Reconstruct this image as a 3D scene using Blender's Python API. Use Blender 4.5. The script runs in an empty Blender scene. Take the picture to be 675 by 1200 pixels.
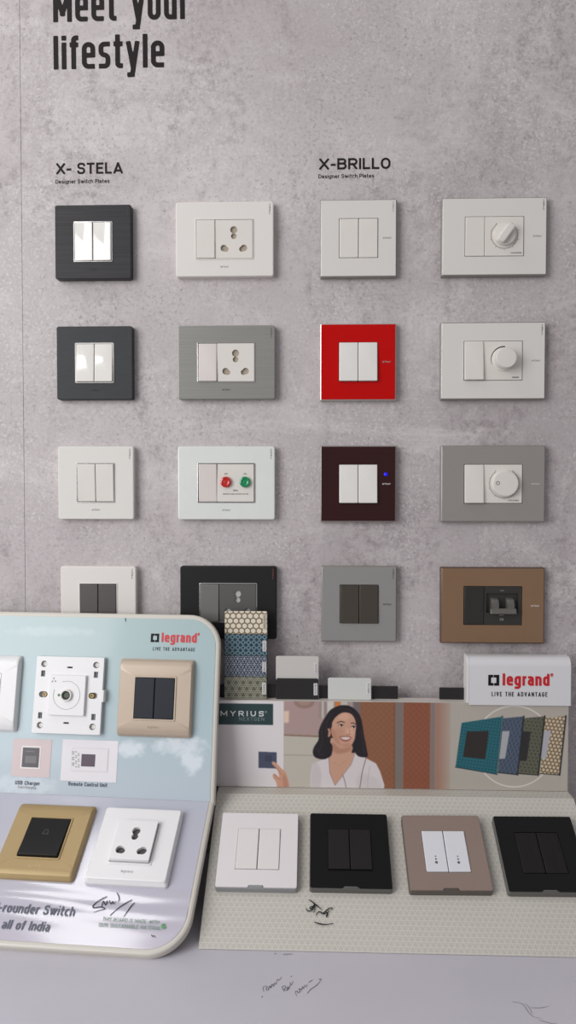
import bpy, bmesh, math, random
import numpy as np
from mathutils import Matrix, Vector

S = bpy.context.scene
C = S.collection
PI = math.pi
R = math.radians

# ------------------------------------------------------------------ camera
F, CX, CY = 900.0, 337.5, 600.0
YAW, PITCH, ROLL = R(1.7727), R(1.7255), R(0.03)
COUNTER = 0.75
DW = 0.938                                   # camera to wall
KD = 0.975                                   # size of the counter displays against the wall plates
EYE = Vector((0.0, -DW, COUNTER + 0.4635 * KD))
_r = Vector((math.cos(YAW), math.sin(YAW), 0)); _f = Vector((-math.sin(YAW), math.cos(YAW), 0)); _u = Vector((0, 0, 1))
FWD = _f * math.cos(PITCH) - _u * math.sin(PITCH)
UP0 = _u * math.cos(PITCH) + _f * math.sin(PITCH)
RGT = _r * math.cos(ROLL) + UP0 * math.sin(ROLL)
UPV = UP0 * math.cos(ROLL) - _r * math.sin(ROLL)
cam = bpy.data.cameras.new('camera')
cam.sensor_fit = 'VERTICAL'; cam.sensor_height = 24.0; cam.lens = 24.0 * F / 1200.0
cam.clip_start = 0.01
co = bpy.data.objects.new('camera', cam); C.objects.link(co)
m3 = Matrix((RGT, UPV, -FWD)).transposed()
co.matrix_world = Matrix.Translation(EYE) @ m3.to_4x4()
S.camera = co

# ------------------------------------------------------------------ light
S.view_settings.view_transform = 'Standard'
S.view_settings.look = 'None'
S.view_settings.gamma = 1.0
S.view_settings.use_curve_mapping = False
S.view_settings.exposure = 0.0
wd = bpy.data.worlds.new('world'); S.world = wd; wd.use_nodes = True
nt = wd.node_tree; bg = nt.nodes['Background']
tc = nt.nodes.new('ShaderNodeTexCoord'); sp = nt.nodes.new('ShaderNodeSeparateXYZ'); rp = nt.nodes.new('ShaderNodeValToRGB')
nt.links.new(tc.outputs['Generated'], sp.inputs[0])
mr = nt.nodes.new('ShaderNodeMapRange'); mr.inputs[1].default_value = -1; mr.inputs[2].default_value = 1
nt.links.new(sp.outputs[2], mr.inputs[0]); nt.links.new(mr.outputs[0], rp.inputs[0])
rp.color_ramp.elements[0].position = 0.35; rp.color_ramp.elements[0].color = (0.30, 0.295, 0.295, 1)
rp.color_ramp.elements[1].position = 0.80; rp.color_ramp.elements[1].color = (0.42, 0.42, 0.44, 1)
nt.links.new(rp.outputs[0], bg.inputs[0]); bg.inputs[1].default_value = 0.95

def area(name, loc, target, sx, sy, power, col):
    l = bpy.data.lights.new(name, 'AREA'); l.shape = 'RECTANGLE'; l.size = sx; l.size_y = sy; l.energy = power; l.color = col
    o = bpy.data.objects.new(name, l); C.objects.link(o); o.location = loc
    d = Vector(target) - Vector(loc)
    o.rotation_euler = d.to_track_quat('-Z', 'Y').to_euler()
    return o
area('shopfront_daylight', (-1.50, -1.60, 1.70), (0.10, 0, 1.15), 1.25, 1.5, 34, (0.985, 0.995, 1.0))
area('ceiling_lamp', (-0.85, -0.42, 2.70), (-0.45, -0.22, 0.9), 0.75, 0.26, 4.5, (1.0, 0.99, 0.98))

# ------------------------------------------------------------------ helpers
def lin(c):
    out = []
    for v in c[:3]:
        v = v / 255.0
        out.append(v / 12.92 if v <= 0.04045 else ((v + 0.055) / 1.055) ** 2.4)
    return out

def tag(o, label, cat, group=None):
    o['label'] = label; o['category'] = cat
    if group: o['group'] = group
    return o

_mats = {}
def mat(name, rgb, rough=0.4, metal=0.0, spec=0.5, coat=0.0, grain=0.0, gscale=(40, 40, 40), emit=0.0, bump=0.0):
    if name in _mats: return _mats[name]
    m = bpy.data.materials.new(name); m.use_nodes = True
    n = m.node_tree.nodes; l = m.node_tree.links; b = n['Principled BSDF']
    c = lin(rgb) + [1]
    b.inputs['Base Color'].default_value = c
    b.inputs['Roughness'].default_value = rough; b.inputs['Metallic'].default_value = metal
    b.inputs['Specular IOR Level'].default_value = spec
    b.inputs['Coat Weight'].default_value = coat; b.inputs['Coat Roughness'].default_value = 0.04
    if emit:
        b.inputs['Emission Color'].default_value = c; b.inputs['Emission Strength'].default_value = emit
    if grain or bump:
        t = n.new('ShaderNodeTexCoord'); mp = n.new('ShaderNodeMapping'); mp.inputs['Scale'].default_value = gscale
        no = n.new('ShaderNodeTexNoise'); no.inputs['Scale'].default_value = 1.0; no.inputs['Detail'].default_value = 5
        l.new(t.outputs['Object'], mp.inputs[0]); l.new(mp.outputs[0], no.inputs['Vector'])
        if grain:
            mx = n.new('ShaderNodeMix'); mx.data_type = 'RGBA'
            mx.inputs[6].default_value = [max(0, v * (1 - grain)) for v in c[:3]] + [1]
            mx.inputs[7].default_value = [min(1, v * (1 + grain)) for v in c[:3]] + [1]
            cr = n.new('ShaderNodeMapRange'); cr.inputs[1].default_value = 0.3; cr.inputs[2].default_value = 0.7
            l.new(no.outputs[0], cr.inputs[0]); l.new(cr.outputs[0], mx.inputs[0]); l.new(mx.outputs[2], b.inputs['Base Color'])
        if bump:
            bp = n.new('ShaderNodeBump'); bp.inputs['Strength'].default_value = bump; bp.inputs['Distance'].default_value = 0.001
            l.new(no.outputs[0], bp.inputs['Height']); l.new(bp.outputs[0], b.inputs['Normal'])
    _mats[name] = m
    return m

def link(name, me, material, parent=None, smooth=True):
    o = bpy.data.objects.new(name, me)
    if material is not None and not me.materials: me.materials.append(material)
    C.objects.link(o)
    if parent is not None: o.parent = parent
    if smooth:
        me.shade_smooth(); me.set_sharp_from_angle(angle=R(20))
    return o

def obj(name, bm, material, parent=None, smooth=True):
    bmesh.ops.recalc_face_normals(bm, faces=bm.faces)
    me = bpy.data.meshes.new(name); bm.to_mesh(me); bm.free()
    return link(name, me, material, parent, smooth)

def rr(w, h, r, z, k=5, cx=0.0, cy=0.0, tilt=0.0, tx=0.0):
    """rounded rectangle loop, r a number or 4 radii (top right, top left, bottom left, bottom right)"""
    rs = r if isinstance(r, (tuple, list)) else (r,) * 4
    pts = []
    for i, (sx, sy) in enumerate(((1, 1), (-1, 1), (-1, -1), (1, -1))):
        q = max(1e-5, min(rs[i], w / 2 - 1e-5, h / 2 - 1e-5))
        ox, oy = sx * (w / 2 - q), sy * (h / 2 - q)
        for j in range(k + 1):
            a = PI / 2 * i + PI / 2 * j / k
            x, y = ox + q * math.cos(a), oy + q * math.sin(a)
            pts.append(Vector((x + cx, y + cy, z + tilt * y / h + tx * x / w)))
    return pts

def loft(bm, loops, cap0=True, cap1=True, closed=False):
    vs = [[bm.verts.new(p) for p in lp] for lp in loops]
    n = len(vs[0]); prs = list(zip(vs, vs[1:]))
    if closed: prs.append((vs[-1], vs[0]))
    for a, b in prs:
        for i in range(n):
            j = (i + 1) % n
            try: bm.faces.new((a[i], a[j], b[j], b[i]))
            except ValueError: pass
    if not closed:
        if cap0: bm.faces.new(list(reversed(vs[0])))
        if cap1: bm.faces.new(vs[-1])

def slab(bm, w, h, r, z0, z1, b=0.0006, cx=0, cy=0, tilt=0.0, tx=0.0, k=5):
    """rounded box with softened front edge; the front may tilt"""
    ins = lambda q, d: tuple(max(1e-5, v - d) for v in q) if isinstance(q, (tuple, list)) else max(1e-5, q - d)
    loft(bm, [rr(w, h, r, z0, k, cx, cy), rr(w, h, r, z1 - b, k, cx, cy, tilt, tx),
              rr(w - .6 * b, h - .6 * b, ins(r, .3 * b), z1 - .3 * b, k, cx, cy, tilt, tx),
              rr(w - 2 * b, h - 2 * b, ins(r, b), z1, k, cx, cy, tilt, tx)])

def ring(bm, w, h, r, hw, hh, hr, z0, z1, b=0.0008, hx=0, hy=0, k=5):
    loft(bm, [rr(w, h, r, z0, k), rr(w, h, r, z1 - b, k), rr(w - .6 * b, h - .6 * b, r - .3 * b, z1 - .3 * b, k),
              rr(w - 2 * b, h - 2 * b, max(1e-5, r - b), z1, k), rr(hw, hh, hr, z1, k, hx, hy), rr(hw, hh, hr, z0, k, hx, hy)], closed=True)

def bowed(bm, w, h, t, hw, hh, hr, edge=0.010, k=10, r=0.003):
    """plate whose upper and lower edges roll back to the wall, with a rectangular opening"""
    lp = []
    for (dw, dh, z) in ((0, 0, 0), (0, 0, t * .35), (.0006, .0012, t * .55), (.001, .003, t * .76), (.0014, edge * .6, t * .92), (.002, edge, t)):
        lp.append(rr(w - 2 * dw, h - 2 * dh, r, z, k))
    lp += [rr(hw, hh, hr, t, k), rr(hw, hh, hr, 0, k)]
    loft(bm, lp, closed=True)

def box(bm, x0, x1, y0, y1, z0, z1):
    v = [bm.verts.new((x, y, z)) for z in (z0, z1) for y in (y0, y1) for x in (x0, x1)]
    for f in ((0, 2, 3, 1), (4, 5, 7, 6), (0, 1, 5, 4), (2, 6, 7, 3), (0, 4, 6, 2), (1, 3, 7, 5)):
        bm.faces.new([v[i] for i in f])

def disc(bm, cx, cy, prof, n=40):
    """turned solid: prof = [(radius, z), ...] from base to top"""
    loft(bm, [[Vector((cx + max(r, 1e-5) * math.cos(2 * PI * i / n), cy + max(r, 1e-5) * math.sin(2 * PI * i / n), z)) for i in range(n)] for r, z in prof])

def circ(cx, cy, r, n=28): return [(cx + r * math.cos(2 * PI * i / n), cy + r * math.sin(2 * PI * i / n)) for i in range(n)]

def keyhole(x1, y1, r1, x2, y2, r2, n=18):
    d = math.hypot(x2 - x1, y2 - y1); a = math.atan2(y2 - y1, x2 - x1)
    p1 = math.acos(max(-1, min(1, (d * d + r1 * r1 - r2 * r2) / (2 * d * r1)))); p2 = math.acos(max(-1, min(1, (d * d + r2 * r2 - r1 * r1) / (2 * d * r2))))
    pts = [(x1 + r1 * math.cos(a + p1 + (2 * PI - 2 * p1) * i / n), y1 + r1 * math.sin(a + p1 + (2 * PI - 2 * p1) * i / n)) for i in range(n + 1)]
    pts += [(x2 + r2 * math.cos(a + PI + p2 + (2 * PI - 2 * p2) * i / n), y2 + r2 * math.sin(a + PI + p2 + (2 * PI - 2 * p2) * i / n)) for i in range(1, n)]
    return pts

def fill2d(loops, z0, z1):
    """flat shape with holes, given thickness; returns a mesh"""
    cu = bpy.data.curves.new('outline', 'CURVE'); cu.dimensions = '2D'; cu.fill_mode = 'BOTH'; cu.extrude = (z1 - z0) / 2
    for lp in loops:
        s = cu.splines.new('POLY'); s.points.add(len(lp) - 1); s.use_cyclic_u = True
        for p, q in zip(s.points, lp): p.co = (q[0], q[1], 0, 1)
    o = bpy.data.objects.new('outline', cu); C.objects.link(o)
    me = bpy.data.meshes.new_from_object(o.evaluated_get(bpy.context.evaluated_depsgraph_get()))
    me.transform(Matrix.Translation((0, 0, (z0 + z1) / 2)))
    bpy.data.objects.remove(o); bpy.data.curves.remove(cu)
    return me

GL = {
 'A': (.70, [[(0, 0), (.5, 1), (1, 0)], [(.2, .27), (.8, .27)]]),
 'B': (.62, [[(0, 0), (0, 1), (.94, 1, 1), (.94, .53, 1), (0, .53)], [(.3, .53), (1, .53, 1), (1, 0, 1), (0, 0)]]),
 'C': (.60, [[(1, .76), (1, 1, 1), (0, 1, 1), (0, 0, 1), (1, 0, 1), (1, .24)]]),
 'D': (.64, [[(0, .5), (0, 1), (1, 1, 1), (1, 0, 1), (0, 0), (0, .5)]]),
 'E': (.54, [[(1, 1), (0, 1), (0, 0), (1, 0)], [(0, .52), (.86, .52)]]),
 'F': (.52, [[(1, 1), (0, 1), (0, 0)], [(0, .5), (.85, .5)]]),
 'G': (.62, [[(1, .76), (1, 1, 1), (0, 1, 1), (0, 0, 1), (1, 0, 1), (1, .46), (.6, .46)]]),
 'H': (.64, [[(0, 0), (0, 1)], [(1, 0), (1, 1)], [(0, .51), (1, .51)]]),
 'I': (0, [[(0, 0), (0, 1)]]),
 'K': (.62, [[(0, 0), (0, 1)], [(0, .38), (.95, 1)], [(.34, .58), (1, 0)]]),
 'L': (.50, [[(0, 1), (0, 0), (1, 0)]]),
 'M': (.80, [[(0, 0), (0, 1), (.5, .25), (1, 1), (1, 0)]]),
 'N': (.66, [[(0, 0), (0, 1), (1, 0), (1, 1)]]),
 'O': (.64, [[(0, .5), (0, 1, 1), (1, 1, 1), (1, 0, 1), (0, 0, 1), (0, .5)]]),
 'P': (.58, [[(0, 0), (0, 1), (1, 1, 1), (1, .44, 1), (0, .44)]]),
 'R': (.62, [[(0, 0), (0, 1), (1, 1, 1), (1, .46, 1), (0, .46)], [(.5, .46), (1, 0)]]),
 'S': (.58, [[(1, .78), (1, 1, 1), (0, 1, 1), (0, .53, 1), (1, .51, 1), (1, 0, 1), (0, 0, 1), (0, .22)]]),
 'T': (.58, [[(0, 1), (1, 1)], [(.5, 1), (.5, 0)]]),
 'U': (.62, [[(0, 1), (0, 0, 1), (1, 0, 1), (1, 1)]]),
 'V': (.66, [[(0, 1), (.5, 0), (1, 1)]]),
 'W': (.96, [[(0, 1), (.25, 0), (.5, .9), (.75, 0), (1, 1)]]),
 'X': (.66, [[(0, 0), (1, 1)], [(0, 1), (1, 0)]]),
 'Y': (.64, [[(0, 1), (.5, .46), (1, 1)], [(.5, .46), (.5, 0)]]),
 'a': (.52, [[(.06, .73), (1, .73, 1), (1, 0)], [(1, .42), (0, .42, 1), (0, 0, 1), (1, 0)]]),
 'c': (.48, [[(1, .73), (0, .73, 1), (0, 0, 1), (1, 0)]]),
 'd': (.55, [[(1, 1), (1, 0)], [(1, .73), (0, .73, 1), (0, 0, 1), (1, 0)]]),
 'e': (.55, [[(0, .37), (1, .37), (1, .73, 1), (0, .73, 1), (0, 0, 1), (.95, 0)]]),
 'f': (.36, [[(1, 1), (.38, 1, 1), (.38, 0)], [(0, .73), (.95, .73)]]),
 'g': (.55, [[(1, .73), (0, .73, 1), (0, 0, 1), (1, 0)], [(1, .73), (1, -.27, 1), (.06, -.27)]]),
 'h': (.54, [[(0, 1), (0, 0)], [(0, .73), (1, .73, 1), (1, 0)]]),
 'i': (0, [[(0, .73), (0, 0)], [(0, 1), (0, .99)]]),
 'l': (0, [[(0, 1), (0, 0)]]),
 'm': (.86, [[(0, .73), (0, 0)], [(0, .73), (.5, .73, 1), (.5, 0)], [(.5, .73), (1, .73, 1), (1, 0)]]),
 'n': (.54, [[(0, .73), (0, 0)], [(0, .73), (1, .73, 1), (1, 0)]]),
 'o': (.55, [[(0, .36), (0, .73, 1), (1, .73, 1), (1, 0, 1), (0, 0, 1), (0, .36)]]),
 'r': (.34, [[(0, .73), (0, 0)], [(0, .52), (0, .73, 1), (1, .73)]]),
 's': (.48, [[(.96, .73), (0, .73, 1), (0, .38, 1), (1, .36, 1), (1, 0, 1), (.02, 0)]]),
 't': (.38, [[(.36, .93), (.36, 0, 1), (1, 0)], [(0, .73), (.95, .73)]]),
 'u': (.54, [[(0, .73), (0, 0, 1), (1, 0)], [(1, .73), (1, 0)]]),
 'w': (.80, [[(0, .73), (.25, 0), (.5, .66), (.75, 0), (1, .73)]]),
 'y': (.54, [[(0, .73), (.52, .02)], [(1, .73), (.42, -.27), (.1, -.27)]]),
 '-': (.34, [[(0, .42), (1, .42)]]),
 '0': (.56, [[(0, .5), (0, 1, 1), (1, 1, 1), (1, 0, 1), (0, 0, 1), (0, .5)]]),
 '1': (.30, [[(0, .76), (1, 1), (1, 0)]]),
 '2': (.56, [[(0, .78), (0, 1, 1), (1, 1, 1), (1, .62, 1), (0, 0), (1, 0)]]),
 '5': (.56, [[(1, 1), (.05, 1), (0, .56), (1, .58, 1), (1, 0, 1), (0, 0, 1), (0, .2)]]),
 '6': (.56, [[(.8, 1), (0, .4, 1), (0, 0, 1), (1, 0, 1), (1, .56, 1), (0, .56, 1), (0, .3)]]),
 '%': (.86, [[(.1, 0), (.9, 1)], [(0, .8), (0, 1, 1), (.35, 1, 1), (.35, .58, 1), (0, .58, 1), (0, .8)], [(.65, .2), (.65, .42, 1), (1, .42, 1), (1, 0, 1), (.65, 0, 1), (.65, .2)]]),
 '®': (.8, [[(0, .5), (0, 1, 1), (1, 1, 1), (1, 0, 1), (0, 0, 1), (0, .5)], [(.38, .25), (.38, .72), (.66, .72), (.66, .5), (.38, .5)]]),
}
def add_text(bm, s, x0, x1, y, cap, z, bold=0.0, space=1.0, rot=0.0, asc=False):
    """stroke-built letters from x0 to x1 on the baseline y, capitals cap high"""
    xh = 1.09 if asc else 1.0                              # taller small letters
    w = cap * (.135 + 2.6 * bold); gap = cap * (.12 + (space - 1) * .8) + w * .12
    fixed = 0.0; flex = 0.0
    for i, ch in enumerate(s):
        if ch == ' ': fixed += cap * .26
        elif GL[ch][0] == 0: fixed += w
        else: flex += GL[ch][0] * cap
        if i < len(s) - 1: fixed += gap
    k = max(.25, (x1 - x0 - fixed) / max(flex, 1e-9)) if flex else 1.0
    sh = lambda v: w * (.5 if v in (0, -.27) else -.5 if v in (1, .73) else 0)
    ca, sa = math.cos(rot), math.sin(rot); pen = 0.0; res = 40 if cap > .02 else 26 if cap > .006 else 16
    for ch in s:
        if ch == ' ': pen += cap * .26 + gap; continue
        gw, paths = GL[ch]; W = gw * cap * k if gw else w; segs, dots = [], []
        for path in paths:
            P = [(w / 2 + p[0] * (W - w), p[1] * (xh if ch.islower() and 0 < p[1] <= .73 else 1) * cap + sh(p[1]), len(p) > 2) for p in path]
            Q = []
            for i, (px, py, rd) in enumerate(P):
                if not rd or i in (0, len(P) - 1): Q.append(Vector((px, py))); continue
                p = Vector((px, py)); a = Vector(P[i - 1][:2]) - p; b = Vector(P[i + 1][:2]) - p
                la, lb_ = a.length, b.length
                r = min(la * (.5 if P[i - 1][2] else .96), lb_ * (.5 if P[i + 1][2] else .96), max(W - w, w) * .5, cap * .36)
                a.normalize(); b.normalize(); A = p + a * r; B = p + b * r
                for j in range(7):
                    t = j / 6; Q.append(_arc(A, p, B, t))
            R_ = [Q[0]]
            for q in Q[1:]:
                if (q - R_[-1]).length > 1e-7: R_.append(q)
            Q = R_; n = len(Q)
            closed = (Q[0] - Q[-1]).length < 1e-6
            ends = []
            for i in range(n - 1):
                d = (Q[i + 1] - Q[i]).normalized()
                pv = (Q[i] - Q[i - 1]).normalized() if i else (None if not closed else (Q[-1] - Q[-2]).normalized())
                nx_ = (Q[i + 2] - Q[i + 1]).normalized() if i < n - 2 else (None if not closed else (Q[1] - Q[0]).normalized())
                e0 = w / 2 if pv is None or d.dot(pv) < .75 else 0.0
                e1 = w / 2 if nx_ is None or d.dot(nx_) < .75 else 0.0
                segs.append((Q[i].x, Q[i].y, d.x, d.y, (Q[i + 1] - Q[i]).length, e0, e1))
                if e1 == 0.0 and nx_ is not None: dots.append((Q[i + 1].x, Q[i + 1].y))
        emit_glyph(bm, segs, dots, w, cap, W, res, lambda gx, gy, o=pen: (x0 + (gx + o) * ca - gy * sa, y + (gx + o) * sa + gy * ca, z))
        pen += W + gap
def emit_glyph(bm, segs, dots, w, cap, W, res, place):
    """outline of a letter from its strokes, meshed without overlaps"""
    h = cap / res; px = w * .6
    xs = np.arange(-px, W + px + h, h); ys = np.arange(-.27 * cap - h * 2, cap + h * 2, h)
    X, Y = np.meshgrid(xs, ys); D = np.full(X.shape, 1e9)
    for ax, ay, dx_, dy_, L, e0, e1 in segs:
        t = (X - ax) * dx_ + (Y - ay) * dy_; q = np.abs((X - ax) * -dy_ + (Y - ay) * dx_) - w / 2
        D = np.minimum(D, np.maximum(q, np.maximum(-e0 - t, t - L - e1)))
    for ax, ay in dots: D = np.minimum(D, np.hypot(X - ax, Y - ay) - w / 2)
    D = np.maximum(D, np.maximum(Y - cap, -.27 * cap - Y)); D = np.maximum(D, np.maximum(-X - w * .12, X - W - w * .12))
    if min(a[1] for a in segs) > -.01 * cap: D = np.maximum(D, -Y)
    D = np.where(np.abs(D) < 1e-9, 1e-9, D); I = D < 0
    ny, nx = D.shape
    full = I[:-1, :-1] & I[1:, :-1] & I[:-1, 1:] & I[1:, 1:]
    any_ = I[:-1, :-1] | I[1:, :-1] | I[:-1, 1:] | I[1:, 1:]
    def face(P): bm.faces.new([bm.verts.new(place(*p)) for p in P])
    for j in range(ny - 1):
        i = 0; row = full[j]
        while i < nx - 1:
            if row[i]:
                k = i
                while k < nx - 1 and row[k]: k += 1
                face([(xs[i], ys[j]), (xs[k], ys[j]), (xs[k], ys[j + 1]), (xs[i], ys[j + 1])]); i = k
            else:
                if any_[j, i]:
                    c = [(xs[i], ys[j], D[j, i]), (xs[i + 1], ys[j], D[j, i + 1]), (xs[i + 1], ys[j + 1], D[j + 1, i + 1]), (xs[i], ys[j + 1], D[j + 1, i])]
                    P = []
                    for (ax, ay, da), (bx, by, db) in zip(c, c[1:] + c[:1]):
                        if da < 0: P.append((ax, ay))
                        if (da < 0) != (db < 0):
                            t = da / (da - db); P.append((ax + (bx - ax) * t, ay + (by - ay) * t))
                    if len(P) > 2: face(P)
                i += 1
def _arc(A, p, B, t):
    """quarter turn from A to B about the corner p"""
    s_ = 1 - t; k_ = 0.552
    A1 = A + (p - A) * k_; B1 = B + (p - B) * k_
    return A * s_ ** 3 + A1 * 3 * s_ * s_ * t + B1 * 3 * s_ * t * t + B * t ** 3
def text(name, parent, material, s, *a, **k):
    bm = bmesh.new(); add_text(bm, s, *a, **k)
    return obj(name, bm, material, parent, smooth=False)

class Frame:
    """a flat surface in the room: origin, right, up, outward normal"""
    def __init__(s, O, x, y):
        s.O = Vector(O); s.x = Vector(x).normalized(); s.y = Vector(y).normalized(); s.n = s.x.cross(s.y).normalized()
    def uv(s, px, py, off=0.0):
        d = RGT * ((px - CX) / F) - UPV * ((py - CY) / F) + FWD
        o = s.O + s.n * off
        p = EYE + d * ((o - EYE).dot(s.n) / d.dot(s.n)) - o
        return p.dot(s.x), p.dot(s.y)
    def mat(s, u=0.0, v=0.0, rot=0.0, k=1.0):
        ca, sa = math.cos(rot), math.sin(rot)
        X = s.x * ca + s.y * sa; Y = s.y * ca - s.x * sa
        M = Matrix((X, Y, s.n)).transposed().to_4x4(); M.translation = s.O + s.x * u + s.y * v
        return M @ Matrix.Scale(k, 4)
def plane(yaw, tilt, D, back=0.0):
    """panel leaning back by tilt and turned by yaw, D metres before the eye at 0.3 below it"""
    x = Vector((math.cos(yaw), -math.sin(yaw), 0)); b = Vector((math.sin(yaw), math.cos(yaw), 0))
    y = b * math.sin(tilt) + Vector((0, 0, 1)) * math.cos(tilt)
    fr = Frame(EYE + Vector((0, D, -0.3 * KD)), x, y); fr.O -= fr.n * back
    return fr

def thing(name, label, cat, M, group=None):
    o = bpy.data.objects.new(name, None); o.empty_display_size = 0.03; C.objects.link(o); o.matrix_world = M
    return tag(o, label, cat, group)

def ribbons(name, fr_uv, strokes, width, z, material, parent):
    bm = bmesh.new()
    for st in strokes:
        P = [Vector(fr_uv(*p)) for p in st]
        Q = []
        for i in range(len(P) - 1):                       # smooth the pen line
            p0 = P[max(0, i - 1)]; p1 = P[i]; p2 = P[i + 1]; p3 = P[min(len(P) - 1, i + 2)]
            for j in range(6):
                t = j / 6
                Q.append(0.5 * (2 * p1 + (p2 - p0) * t + (2 * p0 - 5 * p1 + 4 * p2 - p3) * t * t + (3 * p1 - p0 - 3 * p2 + p3) * t ** 3))
        Q.append(P[-1])
        L = []
        for i, q in enumerate(Q):
            d = (Q[min(i + 1, len(Q) - 1)] - Q[max(i - 1, 0)]); d = d.normalized() if d.length > 1e-9 else Vector((1, 0))
            w = width * (0.55 + 0.45 * math.sin(PI * min(1, (i + 1) / (len(Q)) * 1.2)))
            nn = Vector((-d.y, d.x)) * w / 2
            L.append((bm.verts.new((q.x + nn.x, q.y + nn.y, z)), bm.verts.new((q.x - nn.x, q.y - nn.y, z))))
        for a, b in zip(L, L[1:]):
            try: bm.faces.new((a[0], a[1], b[1], b[0]))
            except ValueError: pass
    return obj(name, bm, material, parent, smooth=False)

# ---- printed pictures: colours computed here, stored per vertex of a fine grid
def print_mat(name, rough=0.35, coat=0.0):
    if name in _mats: return _mats[name]
    m = bpy.data.materials.new(name); m.use_nodes = True
    n = m.node_tree.nodes; b = n['Principled BSDF']
    a = n.new('ShaderNodeVertexColor'); a.layer_name = 'ink'
    m.node_tree.links.new(a.outputs[0], b.inputs['Base Color'])
    b.inputs['Roughness'].default_value = rough; b.inputs['Coat Weight'].default_value = coat; b.inputs['Coat Roughness'].default_value = 0.08
    _mats[name] = m
    return m

def ink_grid(name, X, Y, Z, rgb, material, parent):
    """X, Y, Z and rgb (0..255) are arrays of rows by columns"""
    h, w = X.shape
    vs = np.stack([X.ravel(), Y.ravel(), Z.ravel()], 1)
    i = np.arange((h - 1) * w).reshape(h - 1, w)[:, :-1].ravel()
    fs = np.stack([i, i + 1, i + 1 + w, i + w], 1)
    me = bpy.data.meshes.new(name); me.from_pydata(vs.tolist(), [], fs.tolist())
    c = rgb.reshape(-1, 3) / 255.0
    c = np.where(c <= 0.04045, c / 12.92, ((c + 0.055) / 1.055) ** 2.4)
    at = me.color_attributes.new('ink', 'FLOAT_COLOR', 'POINT')
    at.data.foreach_set('color', np.concatenate([c, np.ones((len(c), 1))], 1).astype(np.float32).ravel())
    return link(name, me, material, parent, smooth=False)

class Canvas:
    def __init__(s, w, h, k, col):
        s.k = k; s.H = int(h * k); s.W = int(w * k)
        s.a = np.zeros((s.H, s.W, 3)) + np.array(col, float)
        s.x, s.y = np.meshgrid((np.arange(s.W) + .5) / k, (np.arange(s.H) + .5) / k)
    def put(s, mask, col):
        m = mask[..., None]; s.a = s.a * (1 - m) + np.array(col, float) * m
    def mask(s, pts, smooth=True, soft=0.0):
        if smooth:
            P = np.array(pts, float); n = len(P); Q = []
            for i in range(n):
                p0, p1, p2, p3 = P[i - 1], P[i], P[(i + 1) % n], P[(i + 2) % n]
                for t in np.linspace(0, 1, 6, endpoint=False):
                    Q.append(.5 * (2 * p1 + (p2 - p0) * t + (2 * p0 - 5 * p1 + 4 * p2 - p3) * t * t + (3 * p1 - p0 - 3 * p2 + p3) * t ** 3))
            pts = Q
        m = np.zeros((s.H, s.W), bool); n = len(pts)
        for i in range(n):
            x0, y0 = pts[i]; x1, y1 = pts[(i + 1) % n]
            if y0 == y1: continue
            c = (y0 > s.y) != (y1 > s.y)
            m ^= c & (s.x < (x1 - x0) * (s.y - y0) / (y1 - y0) + x0)
        return s.blur(m.astype(float), soft)
    def blur(s, m, r):
        q = int(r * s.k)
        for _ in range(2):
            if q < 1: break
            for ax in (0, 1):
                p = np.pad(m, [(q, q) if a == ax else (0, 0) for a in range(m.ndim)], mode='edge')
                cs = np.cumsum(p, ax); cs = np.concatenate([np.zeros_like(np.take(cs, [0], ax)), cs], ax)
                n = 2 * q + 1; L = m.shape[ax]
                m = (np.take(cs, range(n, n + L), ax) - np.take(cs, range(0, L), ax)) / n
        return m
    def poly(s, pts, col, smooth=True, soft=0.0, op=1.0): s.put(s.mask(pts, smooth, soft) * op, col)
    def rect(s, x0, y0, x1, y1, col, soft=0.0, op=1.0): s.poly([(x0, y0), (x1, y0), (x1, y1), (x0, y1)], col, False, soft, op)
    def oval(s, cx, cy, rx, ry, col, soft=0.0, op=1.0):
        s.put(s.blur((((s.x - cx) / rx) ** 2 + ((s.y - cy) / ry) ** 2 < 1).astype(float), soft) * op, col)
    def line(s, pts, w, col, op=1.0):
        d = np.full((s.H, s.W), 1e9)
        for (x0, y0), (x1, y1) in zip(pts, pts[1:]):
            L = (x1 - x0) ** 2 + (y1 - y0) ** 2 + 1e-9
            t = np.clip(((s.x - x0) * (x1 - x0) + (s.y - y0) * (y1 - y0)) / L, 0, 1)
            d = np.minimum(d, np.hypot(s.x - x0 - t * (x1 - x0), s.y - y0 - t * (y1 - y0)))
        s.put(np.clip((w / 2 - d) * s.k + .5, 0, 1) * op, col)
    def down(s, q):
        H, W = s.H // q * q, s.W // q * q
        return s.a[:H, :W].reshape(H // q, q, W // q, q, 3).mean((1, 3))

# pattern functions of the decorative finishes: millimetre coordinates -> rgb
def pat_honey(x, y, d=8.2, dark=(112, 98, 84), light=(226, 214, 192), rr_=.40):
    best = np.full(x.shape, 1e9)
    for ox, oy in ((0, 0), (d / 2, d * .866)):
        px = np.mod(x - ox + d / 2, d) - d / 2; py = np.mod(y - oy + d * .866, d * 1.732) - d * .866
        hx = np.maximum(np.abs(px), np.abs(px) * .5 + np.abs(py) * .866)
        best = np.minimum(best, hx)
    m = np.clip((rr_ * d - best) / (.08 * d) + .5, 0, 1)[..., None]
    return np.array(dark) * (1 - m) + np.array(light) * m
def pat_lattice(x, y, p=4.6, dark=(32, 58, 72), light=(122, 146, 156)):
    u, v = x + y, x - y
    a = np.abs(np.mod(u, p * 1.4) - p * .7); b = np.abs(np.mod(v, p * 1.4) - p * .7)
    c = np.abs(np.hypot(np.mod(x, p * 1.4) - p * .7, np.mod(y, p * 1.4) - p * .7) - p * .42)
    m = np.clip((.55 - np.minimum(np.minimum(a, b), c)) / .4 + .5, 0, 1)[..., None] * .85
    return np.array(dark) * (1 - m) + np.array(light) * m
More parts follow.
